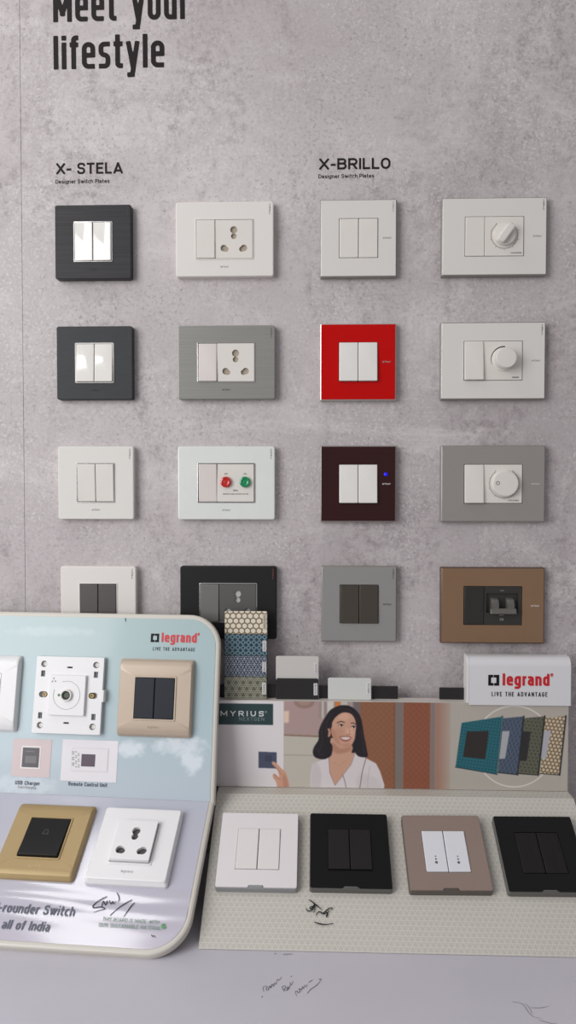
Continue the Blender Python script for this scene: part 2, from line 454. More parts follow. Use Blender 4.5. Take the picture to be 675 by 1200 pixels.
def pat_star(x, y, p=8.0, dark=(46, 56, 76), light=(206, 210, 214)):
    px = np.mod(x, p) - p / 2; row = np.floor(y / (p * .86)); px = np.mod(x + (row % 2) * p / 2, p) - p / 2
    py = np.mod(y, p * .86) - p * .43
    r = np.hypot(px, py); a = np.arctan2(py, px)
    m = np.clip((np.cos(6 * a) * .9 + .3 - np.abs(r - p * .3) * 1.1), 0, 1) + np.clip((p * .1 - r) * 3, 0, 1) + np.clip((.35 - np.abs(r - p * .48)) * 3, 0, 1)
    m = np.clip(m, 0, 1)[..., None]
    return np.array(dark) * (1 - m) + np.array(light) * m
def pat_tri(x, y, p=8.6, dark=(92, 90, 78), light=(166, 164, 146)):
    m = np.zeros(x.shape)
    for k in range(3):
        a = PI / 3 * k + PI / 2
        for q in (0, .24):
            m = np.maximum(m, np.clip((.36 - np.abs(np.mod(x * math.cos(a) + y * math.sin(a) + q * p, p * .866) - p * .433)) / .3 + .5, 0, 1))
    m = m[..., None] * .8
    return np.array(dark) * (1 - m) + np.array(light) * m

# ------------------------------------------------------------------ materials
M_black_ink = mat('black_lettering', (38, 33, 34), 0.6, spec=0.15)
M_navy_ink = mat('navy_lettering', (44, 58, 74), 0.5)
M_red_ink = mat('red_lettering', (196, 28, 38), 0.45)
M_logo_black = mat('logo_black', (24, 22, 24), 0.5, spec=0.2)
M_dark = mat('dark_recess', (30, 28, 28), 0.6)
M_mark = mat('pale_grey_mark', (150, 147, 144), 0.5)
M_markd = mat('dark_grey_mark', (70, 66, 64), 0.5)
M_markl = mat('light_mark', (205, 200, 196), 0.4)
M_white = mat('white_plastic', (226, 222, 217), 0.32, grain=0.015)
M_cream = mat('warm_white_plastic', (222, 216, 209), 0.35, grain=0.015)
M_chrome = mat('satin_chrome', (205, 203, 200), 0.22, metal=0.9)
M_glassw = mat('white_glass_front', (218, 214, 209), 0.06, coat=0.5)
M_glassedge = mat('grey_glass_edge', (132, 127, 121), 0.2, spec=0.8)
M_shutter = mat('beige_shutter', (168, 156, 140), 0.6)

# ------------------------------------------------------------------ setting
WALL = Frame((0, 0, EYE.z), (1, 0, 0), (0, 0, 1))

def concrete():
    m = bpy.data.materials.new('printed_concrete'); m.use_nodes = True
    n = m.node_tree.nodes; l = m.node_tree.links; b = n['Principled BSDF']
    t = n.new('ShaderNodeTexCoord')
    def noise(scale, detail, rough=0.6, stretch=None, dist=0.0):
        o = n.new('ShaderNodeTexNoise'); o.inputs['Scale'].default_value = scale; o.inputs['Detail'].default_value = detail
        o.inputs['Roughness'].default_value = rough; o.inputs['Distortion'].default_value = dist
        if stretch:
            mp = n.new('ShaderNodeMapping'); mp.inputs['Scale'].default_value = stretch[:3]; mp.inputs['Rotation'].default_value = (0, stretch[3], 0)
            l.new(t.outputs['Object'], mp.inputs[0]); l.new(mp.outputs[0], o.inputs['Vector'])
        else: l.new(t.outputs['Object'], o.inputs['Vector'])
        return o.outputs[0]
    def rng(s, a, b_, c=0.0, d=1.0):
        o = n.new('ShaderNodeMapRange'); o.inputs[1].default_value = a; o.inputs[2].default_value = b_; o.inputs[3].default_value = c; o.inputs[4].default_value = d
        l.new(s, o.inputs[0]); return o.outputs[0]
    def mix(f, a, b_, mode='MIX'):
        o = n.new('ShaderNodeMix'); o.data_type = 'RGBA'; o.blend_type = mode
        if isinstance(f, float): o.inputs[0].default_value = f
        else: l.new(f, o.inputs[0])
        for i, v in ((6, a), (7, b_)):
            if isinstance(v, tuple): o.inputs[i].default_value = lin(v) + [1]
            else: l.new(v, o.inputs[i])
        return o.outputs[2]
    def mul(a, b_):
        o = n.new('ShaderNodeMath'); o.operation = 'MULTIPLY'; l.new(a, o.inputs[0]); l.new(b_, o.inputs[1]); return o.outputs[0]
    c = mix(rng(noise(2.4, 8, 0.68, (1, 1, 0.8, 0.5), 0.5), 0.36, 0.66), (178, 169, 170), (200, 192, 192))
    c = mix(rng(noise(5.5, 10, 0.78, (0.7, 1, 1.4, -0.7), 0.8), 0.50, 0.68, 0, 0.75), c, (216, 209, 208))
    c = mix(rng(noise(14, 9, 0.8, (1.5, 1, 0.7, 0.5), 0.5), 0.56, 0.68, 0, 0.55), c, (218, 211, 210))
    f = mul(rng(noise(70, 7, 0.8), 0.44, 0.62), rng(noise(4.4, 9, 0.78, (1.4, 1, 0.75, 0.6), 0.6), 0.48, 0.62, 0.10, 0.95))
    c = mix(f, c, (146, 136, 138))
    f = mul(rng(noise(210, 5, 0.75), 0.52, 0.66), rng(noise(9, 7, 0.75, (1, 1, 1, 0.3)), 0.44, 0.60, 0.22, 0.8))
    c = mix(f, c, (133, 123, 125))
    f = rng(noise(330, 2, 0.5), 0.68, 0.74, 0, 0.7)
    c = mix(f, c, (98, 92, 94))
    f = mul(rng(noise(260, 4, 0.7, (1, 1, 1, 1.2)), 0.52, 0.66, 0, 0.75), rng(noise(7, 6, 0.75), 0.42, 0.58))
    c = mix(f, c, (220, 215, 215))
    l.new(c, b.inputs['Base Color'])
    b.inputs['Roughness'].default_value = 0.5; b.inputs['Specular IOR Level'].default_value = 0.35
    return m
bm = bmesh.new()
u0, _ = WALL.uv(24.5, 150); u1, _ = WALL.uv(29.5, 690); sx = (u0 + u1) / 2
box(bm, -1.6, sx - 0.0003, 0, 0.02, 0.0, 2.8)
box(bm, sx + 0.0003, 1.6, 0, 0.02, 0.0, 2.8)
box(bm, -1.6, 1.6, 0.0203, 0.10, 0.0, 2.8); box(bm, sx - 0.00029, sx + 0.00029, 0.0006, 0.0200, 0.0, 2.8)
o = obj('wall_back', bm, concrete(), smooth=False); o['kind'] = 'structure'

bm = bmesh.new(); box(bm, -1.6, 1.6, -2.6, 0.1, -0.05, 0.0)
o = obj('floor', bm, mat('floor_tile', (150, 146, 142), 0.4, grain=0.1, gscale=(6, 6, 6)), smooth=False); o['kind'] = 'structure'

ct = thing('counter', 'white laminate display counter along the bottom, with faint pencil notes', 'counter', Matrix.Translation((0, 0, 0)))
bm = bmesh.new(); v = rr(2.6, 0.5, 0.004, COUNTER - 0.03, 3, 0, -0.2505)
loft(bm, [rr(2.6, 0.5, 0.004, COUNTER - 0.03, 3, 0, -0.2505), rr(2.6, 0.5, 0.004, COUNTER - 0.002, 3, 0, -0.2505), rr(2.596, 0.496, 0.003, COUNTER, 3, 0, -0.2505)])
obj('counter_top', bm, mat('white_laminate', (204, 200, 208), 0.34, grain=0.03, gscale=(9, 9, 9)), ct)
bm = bmesh.new(); box(bm, -1.27, 1.27, -0.46, -0.005, 0.0, COUNTER - 0.03)
obj('cabinet_body', bm, mat('counter_body', (196, 192, 190), 0.5), ct, smooth=False)
CTR = Frame((0, 0, COUNTER), (1, 0, 0), (0, 1, 0))
def c7(x, y): return CTR.uv(300 + x / 5.625, 1040 + y / 5.625)
pen = [[(35, 727), (46, 716)], [(52, 690), (46, 665), (58, 652), (74, 656), (66, 672), (78, 678), (92, 650), (98, 664), (106, 638), (116, 652), (122, 630), (132, 640), (138, 614), (146, 606), (150, 616), (170, 590)],
       [(186, 690), (172, 660), (190, 650), (196, 664), (184, 672), (204, 680), (212, 655), (206, 668), (216, 670), (226, 640), (222, 625), (234, 645), (244, 618)], [(228, 592), (238, 584)],
       [(270, 718), (258, 690), (272, 684), (276, 696), (290, 688), (284, 668), (300, 676), (306, 655), (314, 668), (322, 645), (332, 658), (338, 640)], [(346, 628), (374, 610)],
       [(338, 700), (362, 672), (392, 652), (418, 626), (428, 600)], [(412, 604), (438, 610)]]
ribbons('pencil_note', c7, pen, 0.0007, COUNTER + 0.0003, mat('pencil_grey', (112, 108, 116), 0.6), ct)
def c2(x, y): return CTR.uv(445 + x / 2.935, 910 + y / 2.935)
ribbons('pencil_scribble', c2, [[(455, 775), (490, 783), (512, 812), (530, 828), (556, 832)], [(520, 796), (556, 796), (582, 790)], [(500, 782), (516, 798), (524, 818)], [(548, 838), (590, 850), (610, 850)]], 0.0006, COUNTER + 0.0003, mat('pencil_light', (142, 138, 146), 0.6), ct)
ribbons('smudge', lambda x, y: CTR.uv(300 + x / 5.625, 1040 + y / 5.625), [[(120, 438), (134, 436)], [(178, 442), (240, 440)]], 0.0022, COUNTER + 0.0003, mat('smudge_grey', (166, 162, 172), 0.6), ct)

# ------------------------------------------------------------------ lettering on the wall
def wtext(bm, s, xl, xr, yb, cap, bold, space=1.0, asc=False):
    u0, v0 = WALL.uv(xl, yb[0]); u1, v1 = WALL.uv(xr, yb[1]); _, vc = WALL.uv(xl, yb[0] - cap)
    add_text(bm, s, u0, u1, (v0 + v1) / 2, vc - v0, 0.0003, bold, space, math.atan2(v1 - v0, u1 - u0) * 0.6, asc)
o = thing('wall_slogan', 'large black slogan reading Meet your lifestyle at the top of the wall', 'lettering', WALL.mat())
for nm, a in (('slogan_line', ('Meet your', 62.5, 220.5, (27.0, 22.5), 39.5)), ('slogan_line', ('lifestyle', 63.0, 192.8, (82.2, 79.0), 39.5))):
    bm = bmesh.new(); wtext(bm, *a, 0.004, 0.955, True); obj(nm, bm, M_black_ink, o, smooth=False)
o = thing('wall_heading', 'small black heading and caption above the brushed black plate, left columns', 'lettering', WALL.mat())
bm = bmesh.new(); wtext(bm, 'X- STELA', 66, 144, (204.6, 203.4), 13.2, 0.019); obj('heading_line', bm, M_black_ink, o, smooth=False)
bm = bmesh.new(); wtext(bm, 'Designer Switch Plates', 65.2, 128.2, (215.4, 214.4), 4.6, 0.010); obj('caption_line', bm, M_black_ink, o, smooth=False)
o = thing('wall_heading', 'small black heading and caption above the white glass plate, right columns', 'lettering', WALL.mat())
bm = bmesh.new(); wtext(bm, 'X-BRILLO', 374, 457.5, (199.0, 198.0), 13.2, 0.019); obj('heading_line', bm, M_black_ink, o, smooth=False)
bm = bmesh.new(); wtext(bm, 'Designer Switch Plates', 373.2, 438.4, (209.2, 208.2), 4.6, 0.010); obj('caption_line', bm, M_black_ink, o, smooth=False)

# ------------------------------------------------------------------ switch plates
MM = 0.001
def rocker(parent, cx, cy, w, h, z0, z1, tilt, material, tx=0.0, name='rocker'):
    bm = bmesh.new(); slab(bm, w, h, 0.0006, z0, z1, 0.0007, cx, cy, tilt, tx)
    return obj(name, bm, material, parent)
def module_bed(parent, w, h, z, cx=0, cy=0, m=None):
    bm = bmesh.new(); box(bm, cx - w / 2, cx + w / 2, cy - h / 2, cy + h / 2, 0.0005, z)
    return obj('module_bed', bm, m or M_dark, parent, smooth=False)
def socket_face(parent, cx, cy, w, h, z0, z1, material, shut, s=1.2, top=True):
    o_ = [(p.x, p.y) for p in rr(w, h, 0.0008, 0, 3, cx, cy)]
    hl = [keyhole(cx, cy + h * .24, 3.6 * MM * s, cx, cy + h * .075, 2.9 * MM * s),
          keyhole(cx - w * .27, cy - h * .235, 3.3 * MM * s, cx - w * .215, cy - h * .265, 2.7 * MM * s),
          keyhole(cx + w * .27, cy - h * .235, 3.3 * MM * s, cx + w * .215, cy - h * .265, 2.7 * MM * s)]
    f = link('socket_face', fill2d([o_] + hl, z0, z1), material, parent)
    bm = bmesh.new(); box(bm, cx - w * .48, cx + w * .48, cy - h * .48, cy + h * .48, z0 - .0012, z0 - .0001)
    obj('shutter', bm, shut, parent, smooth=False)
    return f
def marks(parent, w, h, z, side, m1, m2, finish=True):
    """small brand word and vertical finish word printed on a wall plate"""
    if side: text('brand_mark', parent, m1, 'arteor', w / 2 - 16.5 * MM, w / 2 - 6.5 * MM, -1.0 * MM, 2.4 * MM, z, 0.01)
    else: text('brand_mark', parent, m1, 'arteor', -5 * MM, 5 * MM, -h / 2 + 10.5 * MM, 2.4 * MM, z, 0.01)
    if finish:
        text('finish_mark', parent, m2, 'X-BRILLO' if side else 'X-STELA', w / 2 - 5.2 * MM, w / 2 + 7 * MM, h / 2 - 3 * MM, 1.5 * MM, z, 0.01, 1.0, -PI / 2)

WG = {'switch_plate': 'double rocker plates on the wall', 'power_socket': 'wide socket plates on the wall', 'fan_regulator': 'wide dial plates on the wall', 'light_dimmer': 'wide dial plates on the wall'}
def stela(name, label, cat, px, py, w, plate_m, ring_m, mk, mk2, t=0.0100, group=None):
    """slim plate with rounded corners and a bright inner frame; returns root, opening size and face height"""
    h = 88.6 * MM; u, v = WALL.uv(px, py, t); group = WG.get(name)
    o = thing(name, label, cat, WALL.mat(u, v), group)
    iw, ih = (47.5 if w < .1 else 70.5) * MM, 48.5 * MM
    bm = bmesh.new(); ring(bm, w, h, 0.0028, iw, ih, 0.0015, 0.0, t, 0.0011); obj('cover_plate', bm, plate_m, o)
    bm = bmesh.new(); ring(bm, iw, ih, 0.0015, iw - .0022, ih - .0022, 0.0008, 0.004, t + .0007, 0.0004); obj('inner_frame', bm, ring_m, o)
    module_bed(o, iw - .002, ih - .002, t - .0045)
    marks(o, w, h, t + .0002, False, mk, mk2)
    return o, iw - .0030, ih - .0030, t
def pair(o, iw, ih, t, m, tl=0.0, tr=0.0, up=0.0012, dy=0.0, tx=0.0):
    g = 0.0005
    for s, tt in ((-1, tl), (1, tr)):
        r_ = rocker(o, s * (iw / 4 + g / 4), dy, iw / 2 - g, ih, t - .0044, t + up, tt, m, tx)

def brillo(name, label, cat, px, py, w, front_m, edge_m, mk, mk2, t=0.0100, finish=True):
    """square cornered glass fronted plate with a bevelled edge"""
    h = 91.6 * MM; u, v = WALL.uv(px, py, t)
    o = thing(name, label, cat, WALL.mat(u, v), WG.get(name))
    iw, ih = (47.0 if w < .1 else 70.0) * MM, 47.2 * MM
    bm = bmesh.new(); ring(bm, w + .0004, h + .0004, 0.0008, iw, ih, 0.0006, 0.0, t - .0006, 0.0016); obj('plate_body', bm, edge_m, o)
    bm = bmesh.new(); ring(bm, w - .0022, h - .0022, 0.0006, iw - .0001, ih - .0001, 0.0006, t - .0010, t, 0.0003); obj('glass_front', bm, front_m, o)
    module_bed(o, iw - .0004, ih - .0004, t - .0050)
    marks(o, w, h, t + .0002, True, mk, mk2, finish)
    return o, iw - .0012, ih - .0012, t

W2, W3, B2, B3 = 92.8 * MM, 117.6 * MM, 91.0 * MM, 124.0 * MM
brushed = mat('brushed_black_metal', (50, 48, 50), 0.45, metal=0.1, spec=0.3, grain=0.28, gscale=(14, 900, 14))
pearl = mat('glossy_pearl_rocker', (232, 228, 222), 0.10, coat=0.6, grain=0.02)
blackp = mat('anthracite_plate', (54, 55, 58), 0.5, spec=0.3, grain=0.08, gscale=(60, 500, 30))
steel = mat('brushed_steel_plate', (148, 147, 142), 0.33, metal=0.35, grain=0.06, gscale=(10, 800, 10))
silver = mat('pale_silver_plate', (226, 228, 224), 0.28, metal=0.1, grain=0.02)
gloss = mat('gloss_white_plate', (226, 223, 217), 0.10, coat=0.4)
mattw = mat('matt_white_plate', (224, 218, 213), 0.45)
jet = mat('matt_black_plate', (28, 26, 27), 0.5, spec=0.3)
greyr = mat('graphite_rocker', (88, 82, 82), 0.35, metal=0.2)
greys = mat('grey_metal_module', (124, 122, 119), 0.35, metal=0.35, grain=0.05, gscale=(10, 500, 10))
greyf = mat('dark_grey_socket', (98, 96, 94), 0.38, metal=0.2)
pinkw = mat('blush_white_plastic', (218, 209, 204), 0.34)

# --- left columns
a = stela('switch_plate', 'brushed black square plate with glossy white double rocker, topmost in the left column', 'switch', 109, 283.4, W2, brushed, M_chrome, M_dark, M_markd)
pair(*a, pearl, 0.0004, -0.0004, 0.0018, tx=0.0010)
a = stela('switch_plate', 'smooth charcoal square plate with white double rocker and white rim, below the brushed black one', 'switch', 110.8, 425.3, W2, blackp, M_white, M_dark, M_markd)
pair(*a, pearl, -0.0024, -0.0024, 0.0022)
a = stela('switch_plate', 'glossy white square plate with white double rocker in a chrome rim, below the charcoal one', 'switch', 112.2, 565.8, W2, gloss, M_chrome, M_mark, M_markd)
pair(*a, M_cream, 0.0020, 0.0020, 0.0014)
a = stela('switch_plate', 'white square plate with graphite double rocker, half hidden by the pale blue board', 'switch', 115.2, 706, W2, mattw, mattw, M_mark, M_markd)
pair(*a, greyr, -0.0010, -0.0010, 0.0016)

def combo(o, iw, ih, t, rm, fm, shut, tilt):
    rw = iw * 0.332
    rocker(o, -iw / 2 + rw / 2, 0, rw - .0004, ih, t - .0044, t + .0016, tilt, rm)
    fx = rw / 2; fw = iw - rw
    socket_face(o, fx, 0, fw - .0004, ih, t - .0022, t + .0003, fm, shut)
a = stela('power_socket', 'off-white wide plate with rocker and three-pin socket, top of the second column', 'socket', 263.1, 280.2, W3, mattw, M_cream, M_mark, M_markd)
combo(*a, M_cream, M_cream, M_shutter, -0.0006)
a = stela('power_socket', 'brushed grey wide plate with white rocker and three-pin socket', 'socket', 265.2, 424.6, W3, steel, M_chrome, M_markd, M_markd)
combo(*a, pinkw, M_cream, M_shutter, -0.0020)

a = stela('motor_starter_plate', 'pale silver wide plate with red and green push buttons beside a rocker', 'motor starter switch', 265.2, 566, W3, silver, M_chrome, M_mark, M_markd)
o, iw, ih, t = a; rw = iw * .332
rocker(o, -iw / 2 + rw / 2, 0, rw - .0004, ih, t - .0044, t + .0012, 0.0022, pinkw)
bm = bmesh.new(); slab(bm, iw - rw - .0004, ih, 0.0008, t - .0044, t + .0006, 0.0005, rw / 2, 0); obj('button_panel', bm, M_cream, o)
for xo, nm, m_ in ((rw / 2 - 11.6 * MM, 'red_button', mat('red_button', (190, 32, 28), 0.18, coat=0.5)), (rw / 2 + 11.6 * MM, 'green_button', mat('green_button', (10, 134, 84), 0.18, coat=0.5))):
    bm = bmesh.new(); disc(bm, xo, 1.2 * MM, [(6.6 * MM, t + .0004), (6.6 * MM, t + .003), (6.2 * MM, t + .0042), (4.6 * MM, t + .0046), (4.2 * MM, t + .0040), (2.4 * MM, t + .0036), (0.2 * MM, t + .0040)])
    b_ = obj('push_button', bm, m_, o); b_['label'] = nm.replace('_', ' ')
text('button_caption', o, M_markd, 'OFF', rw / 2 - 13.4 * MM, rw / 2 - 9.2 * MM, 10.2 * MM, 1.7 * MM, t + .0008, .01)
text('button_caption', o, M_markd, 'ON', rw / 2 + 10.1 * MM, rw / 2 + 13.4 * MM, 10.2 * MM, 1.7 * MM, t + .0008, .01)
text('rating_mark', o, M_markd, '25A', rw / 2 - 3 * MM, rw / 2 + 3 * MM, -10.0 * MM, 2.0 * MM, t + .0008, .01)
text('rating_mark', o, M_markd, 'SINGLE PHASE MOTOR STARTER', rw / 2 - 15 * MM, rw / 2 + 15.5 * MM, -14.0 * MM, 1.3 * MM, t + .0008, .012)

a = stela('power_socket', 'black wide plate with grey rocker and grey three-pin socket, behind the patterned samples', 'socket', 267.5, 706.3, W3, jet, M_chrome, M_markd, mat('rust_mark', (150, 74, 58), 0.5))
combo(*a, greys, greyf, mat('silver_shutter', (196, 194, 190), 0.5), -0.0010)

# --- right columns
def flush(o, iw, ih, t, m, tl, up, bottom=0.0):
    pair(o, iw, ih, t, m, tl, tl, up)
a = brillo('switch_plate', 'white glass square plate with flush white double rocker', 'switch', 420.2, 279, B2, M_glassw, M_glassedge, M_mark, M_mark)
pair(*a, M_cream, 0.0002, 0.0002, 0.0004)
redg = mat('red_glass_front', (190, 6, 4), 0.12, spec=0.2)
a = brillo('switch_plate', 'red glass square plate with white double rocker', 'switch', 419.7, 424.1, B2, redg, mat('silver_glass_edge', (190, 186, 180), 0.2, metal=0.5), M_mark, M_mark, finish=False)
pair(*a, M_white, -0.0030, -0.0030, 0.0030)
marg = mat('maroon_glass_front', (50, 19, 18), 0.05, spec=0.35)
a = brillo('switch_plate', 'dark maroon glass square plate with white double rocker and blue indicator light', 'switch', 419.7, 567, B2, marg, M_glassedge, M_markl, M_markl, finish=False)
pair(*a, M_white, -0.0030, -0.0030, 0.0030)
bm = bmesh.new(); disc(bm, 33.0 * MM, 11.5 * MM, [(2.0 * MM, .0098), (2.0 * MM, .0102), (1.2 * MM, .0106), (.1 * MM, .0107)])
obj('indicator_light', bm, mat('blue_lamp', (12, 12, 235), 0.3, emit=1.6), a[0])
gryg = mat('grey_glass_front', (142, 140, 138), 0.08, coat=0.4)
a = brillo('switch_plate', 'grey glass square plate with bronze double rocker', 'switch', 420.8, 707.9, B2, gryg, M_glassedge, M_markd, M_markd)
pair(*a, mat('bronze_rocker', (80, 73, 65), 0.34, metal=0.4, grain=0.04, gscale=(10, 400, 10)), -0.0008, -0.0008, 0.0020)

def dial_bed(o, iw, ih, t, rm, fm, tilt, up):
    rw = iw * 0.332
    rocker(o, -iw / 2 + rw / 2, 0, rw - .0004, ih, t - .0048, t + up, tilt, rm)
    bm = bmesh.new(); slab(bm, iw - rw - .0004, ih, 0.0006, t - .0048, t + .0005, 0.0004, rw / 2, 0); obj('module_face', bm, fm, o)
    return rw / 2
def ticks(o, cx, cy, r0, r1, n, a0, a1, z, m, name='scale_ring'):
    bm = bmesh.new()
    for i in range(n):
        a = a0 + (a1 - a0) * i / (n - 1); d = Vector((math.cos(a), math.sin(a), 0)); q = Vector((-d.y, d.x, 0)) * .00022
        e = r1 + (.0010 if i % 5 == 0 else 0); c_ = Vector((cx, cy, z))
        bm.faces.new([bm.verts.new(c_ + d * r0 - q), bm.verts.new(c_ + d * e - q), bm.verts.new(c_ + d * e + q), bm.verts.new(c_ + d * r0 + q)])
    for i in range(60):
        a = a0 + (a1 - a0) * i / 60; b = a0 + (a1 - a0) * (i + .999) / 60
        P = [Vector((cx + r * math.cos(t_), cy + r * math.sin(t_), z)) for t_, r in ((a, r0), (b, r0), (b, r0 - .0003), (a, r0 - .0003))]
        bm.faces.new([bm.verts.new(p) for p in P])
    return obj(name, bm, m, o, smooth=False)

a = brillo('fan_regulator', 'white glass wide plate with a round dial crossed by a slanted grip', 'fan regulator', 579.4, 277, B3, M_glassw, M_glassedge, M_mark, M_markd)
o, iw, ih, t = a; fx = dial_bed(o, iw, ih, t, M_cream, M_cream, 0.0004, .0006); kx, ky = 11.6 * MM, 1.2 * MM
ticks(o, kx, ky, 15.6 * MM, 16.4 * MM, 41, R(-235), R(55), t + .0007, M_markd)
bm = bmesh.new(); disc(bm, kx, ky, [(12.6 * MM, t), (12.6 * MM, t + .004), (12.2 * MM, t + .005), (11.6 * MM, t + .0052), (.1 * MM, t + .0053)], 56); k_ = obj('knob', bm, M_cream, o)
bm = bmesh.new(); slab(bm, 24.4 * MM, 9.0 * MM, 3.0 * MM, 0.0, .0072, .0014); bm.transform(Matrix.Translation((kx, ky, t + .005)) @ Matrix.Rotation(R(54), 4, 'Z')); obj('finger_grip', bm, M_cream, k_)
text('caption', o, M_markd, 'FAN SPEED', 19.5 * MM, 32 * MM, -20.6 * MM, 1.7 * MM, t + .0007, .01)
a = brillo('light_dimmer', 'white glass wide plate with a plain round knob and no scale', 'dimmer', 577.9, 422.7, B3, M_glassw, M_glassedge, M_mark, M_markd)
o, iw, ih, t = a; fx = dial_bed(o, iw, ih, t, M_cream, M_cream, -0.0028, .0030); kx, ky = 12.4 * MM, 1.2 * MM
bm = bmesh.new(); disc(bm, kx, ky, [(14.0 * MM, t), (14.0 * MM, t + .0016), (13.4 * MM, t + .0022), (12.2 * MM, t + .0024), (11.9 * MM, t + .014), (11.2 * MM, t + .0152), (.1 * MM, t + .0156)], 56); obj('knob', bm, M_cream, o)
bm = bmesh.new()
for i in range(26):
    A = [R(85) + R(118) * q / 26 for q in (i, i + 1)]; w_ = [.0004 + .0012 * (1 - q / 26) for q in (i, i + 1)]; r0 = 14.6 * MM
    P = [(A[0], r0), (A[0], r0 + w_[0]), (A[1], r0 + w_[1]), (A[1], r0)]
    bm.faces.new([bm.verts.new((kx + r * math.cos(q), ky + r * math.sin(q), t + .0007)) for q, r in P])
obj('level_arc', bm, M_markd, o, smooth=False)
text('caption', o, M_markd, 'DIMMER', 22.5 * MM, 30.5 * MM, -20.8 * MM, 1.7 * MM, t + .0007, .01)
greyw = mat('warm_grey_front', (146, 140, 136), 0.16, coat=0.2)
a = brillo('fan_regulator', 'grey wide plate with large round white dial dimpled at its left', 'fan regulator', 577.9, 567, B3, greyw, M_glassedge, M_markl, M_markl, finish=False)
o, iw, ih, t = a; fx = dial_bed(o, iw, ih, t, M_cream, M_cream, -0.0026, .0030); kx, ky = 13.0 * MM, 0.4 * MM
ticks(o, kx, ky, 17.4 * MM, 18.2 * MM, 41, R(-235), R(55), t + .0007, M_markd)
bm = bmesh.new(); disc(bm, kx, ky, [(15.8 * MM, t), (15.8 * MM, t + .006), (15.2 * MM, t + .0072), (14.2 * MM, t + .0076), (.1 * MM, t + .0078)], 56); k_ = obj('knob', bm, M_cream, o)
bm = bmesh.new(); disc(bm, kx - 9.2 * MM, ky + .4 * MM, [(2.3 * MM, t + .0074), (2.3 * MM, t + .0079), (1.7 * MM, t + .0080), (1.3 * MM, t + .0076), (.1 * MM, t + .0075)], 24); obj('finger_dimple', bm, mat('dimple_grey', (128, 124, 120), 0.5), k_)
text('caption', o, M_markd, 'FAN SPEED', 18 * MM, 30.5 * MM, -20.8 * MM, 1.7 * MM, t + .0007, .01)

a = brillo('circuit_breaker_plate', 'copper brown wide plate with black rocker and black twin toggle breaker', 'circuit breaker', 577.4, 709.7, B3, mat('copper_brown_front', (146, 114, 88), 0.22, metal=0.35, coat=0.2, grain=0.02), mat('brown_edge', (98, 78, 64), 0.25, metal=0.4), M_markl, M_markl, finish=False)
o, iw, ih, t = a; blk = mat('soft_black_plastic', (44, 41, 39), 0.38); rw = iw * .345
rocker(o, -iw / 2 + rw / 2, 0, rw - .0004, ih, t - .0048, t + .0012, 0.001, blk)
fx = rw / 2; fw = iw - rw
bx0, bx1, by0, by1 = fx - fw * .44, fx + fw * .40, -8.5 * MM, 15 * MM
bm = bmesh.new()
loft(bm, [rr(fw - .0004, ih, .0006, t - .0048, 3, fx, 0), rr(fw - .0004, ih, .0006, t + .0004, 3, fx, 0), rr(bx1 - bx0, by1 - by0, .0008, t + .0004, 3, (bx0 + bx1) / 2, (by0 + by1) / 2), rr(bx1 - bx0 - .001, by1 - by0 - .001, .0008, t - .0030, 3, (bx0 + bx1) / 2, (by0 + by1) / 2)])
obj('breaker_face', bm, mat('breaker_black', (50, 47, 44), 0.42), o)
tg = mat('breaker_grey_toggle', (96, 92, 88), 0.35)
bm = bmesh.new(); slab(bm, 31 * MM, 6.4 * MM, .0012, t + .0048, t + .0090, .0010, (bx0 + bx1) / 2, -5.6 * MM, -0.002)
for sx_ in (-1, 1):
    c_ = (bx0 + bx1) / 2 + sx_ * 9.2 * MM
    loft(bm, [rr(8.6 * MM, 14 * MM, .001, t - .003, 3, c_, 2.5 * MM), rr(8.6 * MM, 13 * MM, .001, t + .0040, 3, c_, 1.5 * MM), rr(8.0 * MM, 9.5 * MM, .001, t + .0072, 3, c_, -1.2 * MM)])
obj('toggle', bm, tg, o)
text('breaker_mark', o, M_mark, 'ON', (bx0 + bx1) / 2 - 2 * MM, (bx0 + bx1) / 2 + 2 * MM, 17.4 * MM, 1.8 * MM, t + .0006, .01)
text('breaker_mark', o, M_mark, 'OFF', (bx0 + bx1) / 2 - 3 * MM, (bx0 + bx1) / 2 + 2.4 * MM, -12.4 * MM, 1.5 * MM, t + .0006, .01)
text('breaker_mark', o, M_mark, 'C16', (bx0 + bx1) / 2 - 2.4 * MM, (bx0 + bx1) / 2 + 1.8 * MM, -18 * MM, 3.2 * MM, t + .0006, .01)
text('breaker_mark', o, M_markd, 'legrand', fx + fw * .45, fx + fw * .45 + 8 * MM, 14 * MM, 1.6 * MM, t + .0006, .01, 1.0, -PI / 2)

# ------------------------------------------------------------------ right hand display: header, sloping base
BF = plane(R(0.3), R(55.85), 0.9787 * KD, 0.0)            # plane of the plate fronts
BS = plane(R(0.3), R(55.85), 0.9787 * KD, 0.0098 * KD)         # base surface under them
pt = lambda fr, px, py, off=0.0: (lambda q: fr.O + fr.n * off + fr.x * q[0] + fr.y * q[1])(fr.uv(px, py, off))
dx = BS.x.copy(); dback = Vector((-dx.y, dx.x, 0)) if -dx.y * 0 + dx.x > 0 else Vector((dx.y, -dx.x, 0))
pB = pt(BS, 450, 933.0)                              # upper edge of the slope
pA = pt(BS, 450, 1111.0)                             # foot of the slope
slope = (pB - pA); 
pA = pA + slope * ((COUNTER + .0005 - pA.z) / slope.z)
org = pB + dback * 0.021                             # header front, at the ledge height
HF = Frame(org, dx, (0, 0, 1))                       # header front face
xl = HF.uv(253.0, 917)[0]; xr = HF.uv(665.4, 925)[0]
yt = HF.uv(460, 822.6)[1]
xbl = [(pt(BS, 228, 1105) - org).dot(dx), (pt(BS, 258, 935) - org).dot(dx)]; xbr = (pt(BS, 672.2, 935) - org).dot(dx)
bl = sum(xbl) / 2
print('display', xbl, xl, xr, xbr, 'header top', yt, org, pA, pB)
HT = 0.019
disp = thing('sample_display', 'long cream counter display with sloping base and printed picture header', 'display stand', HF.mat())
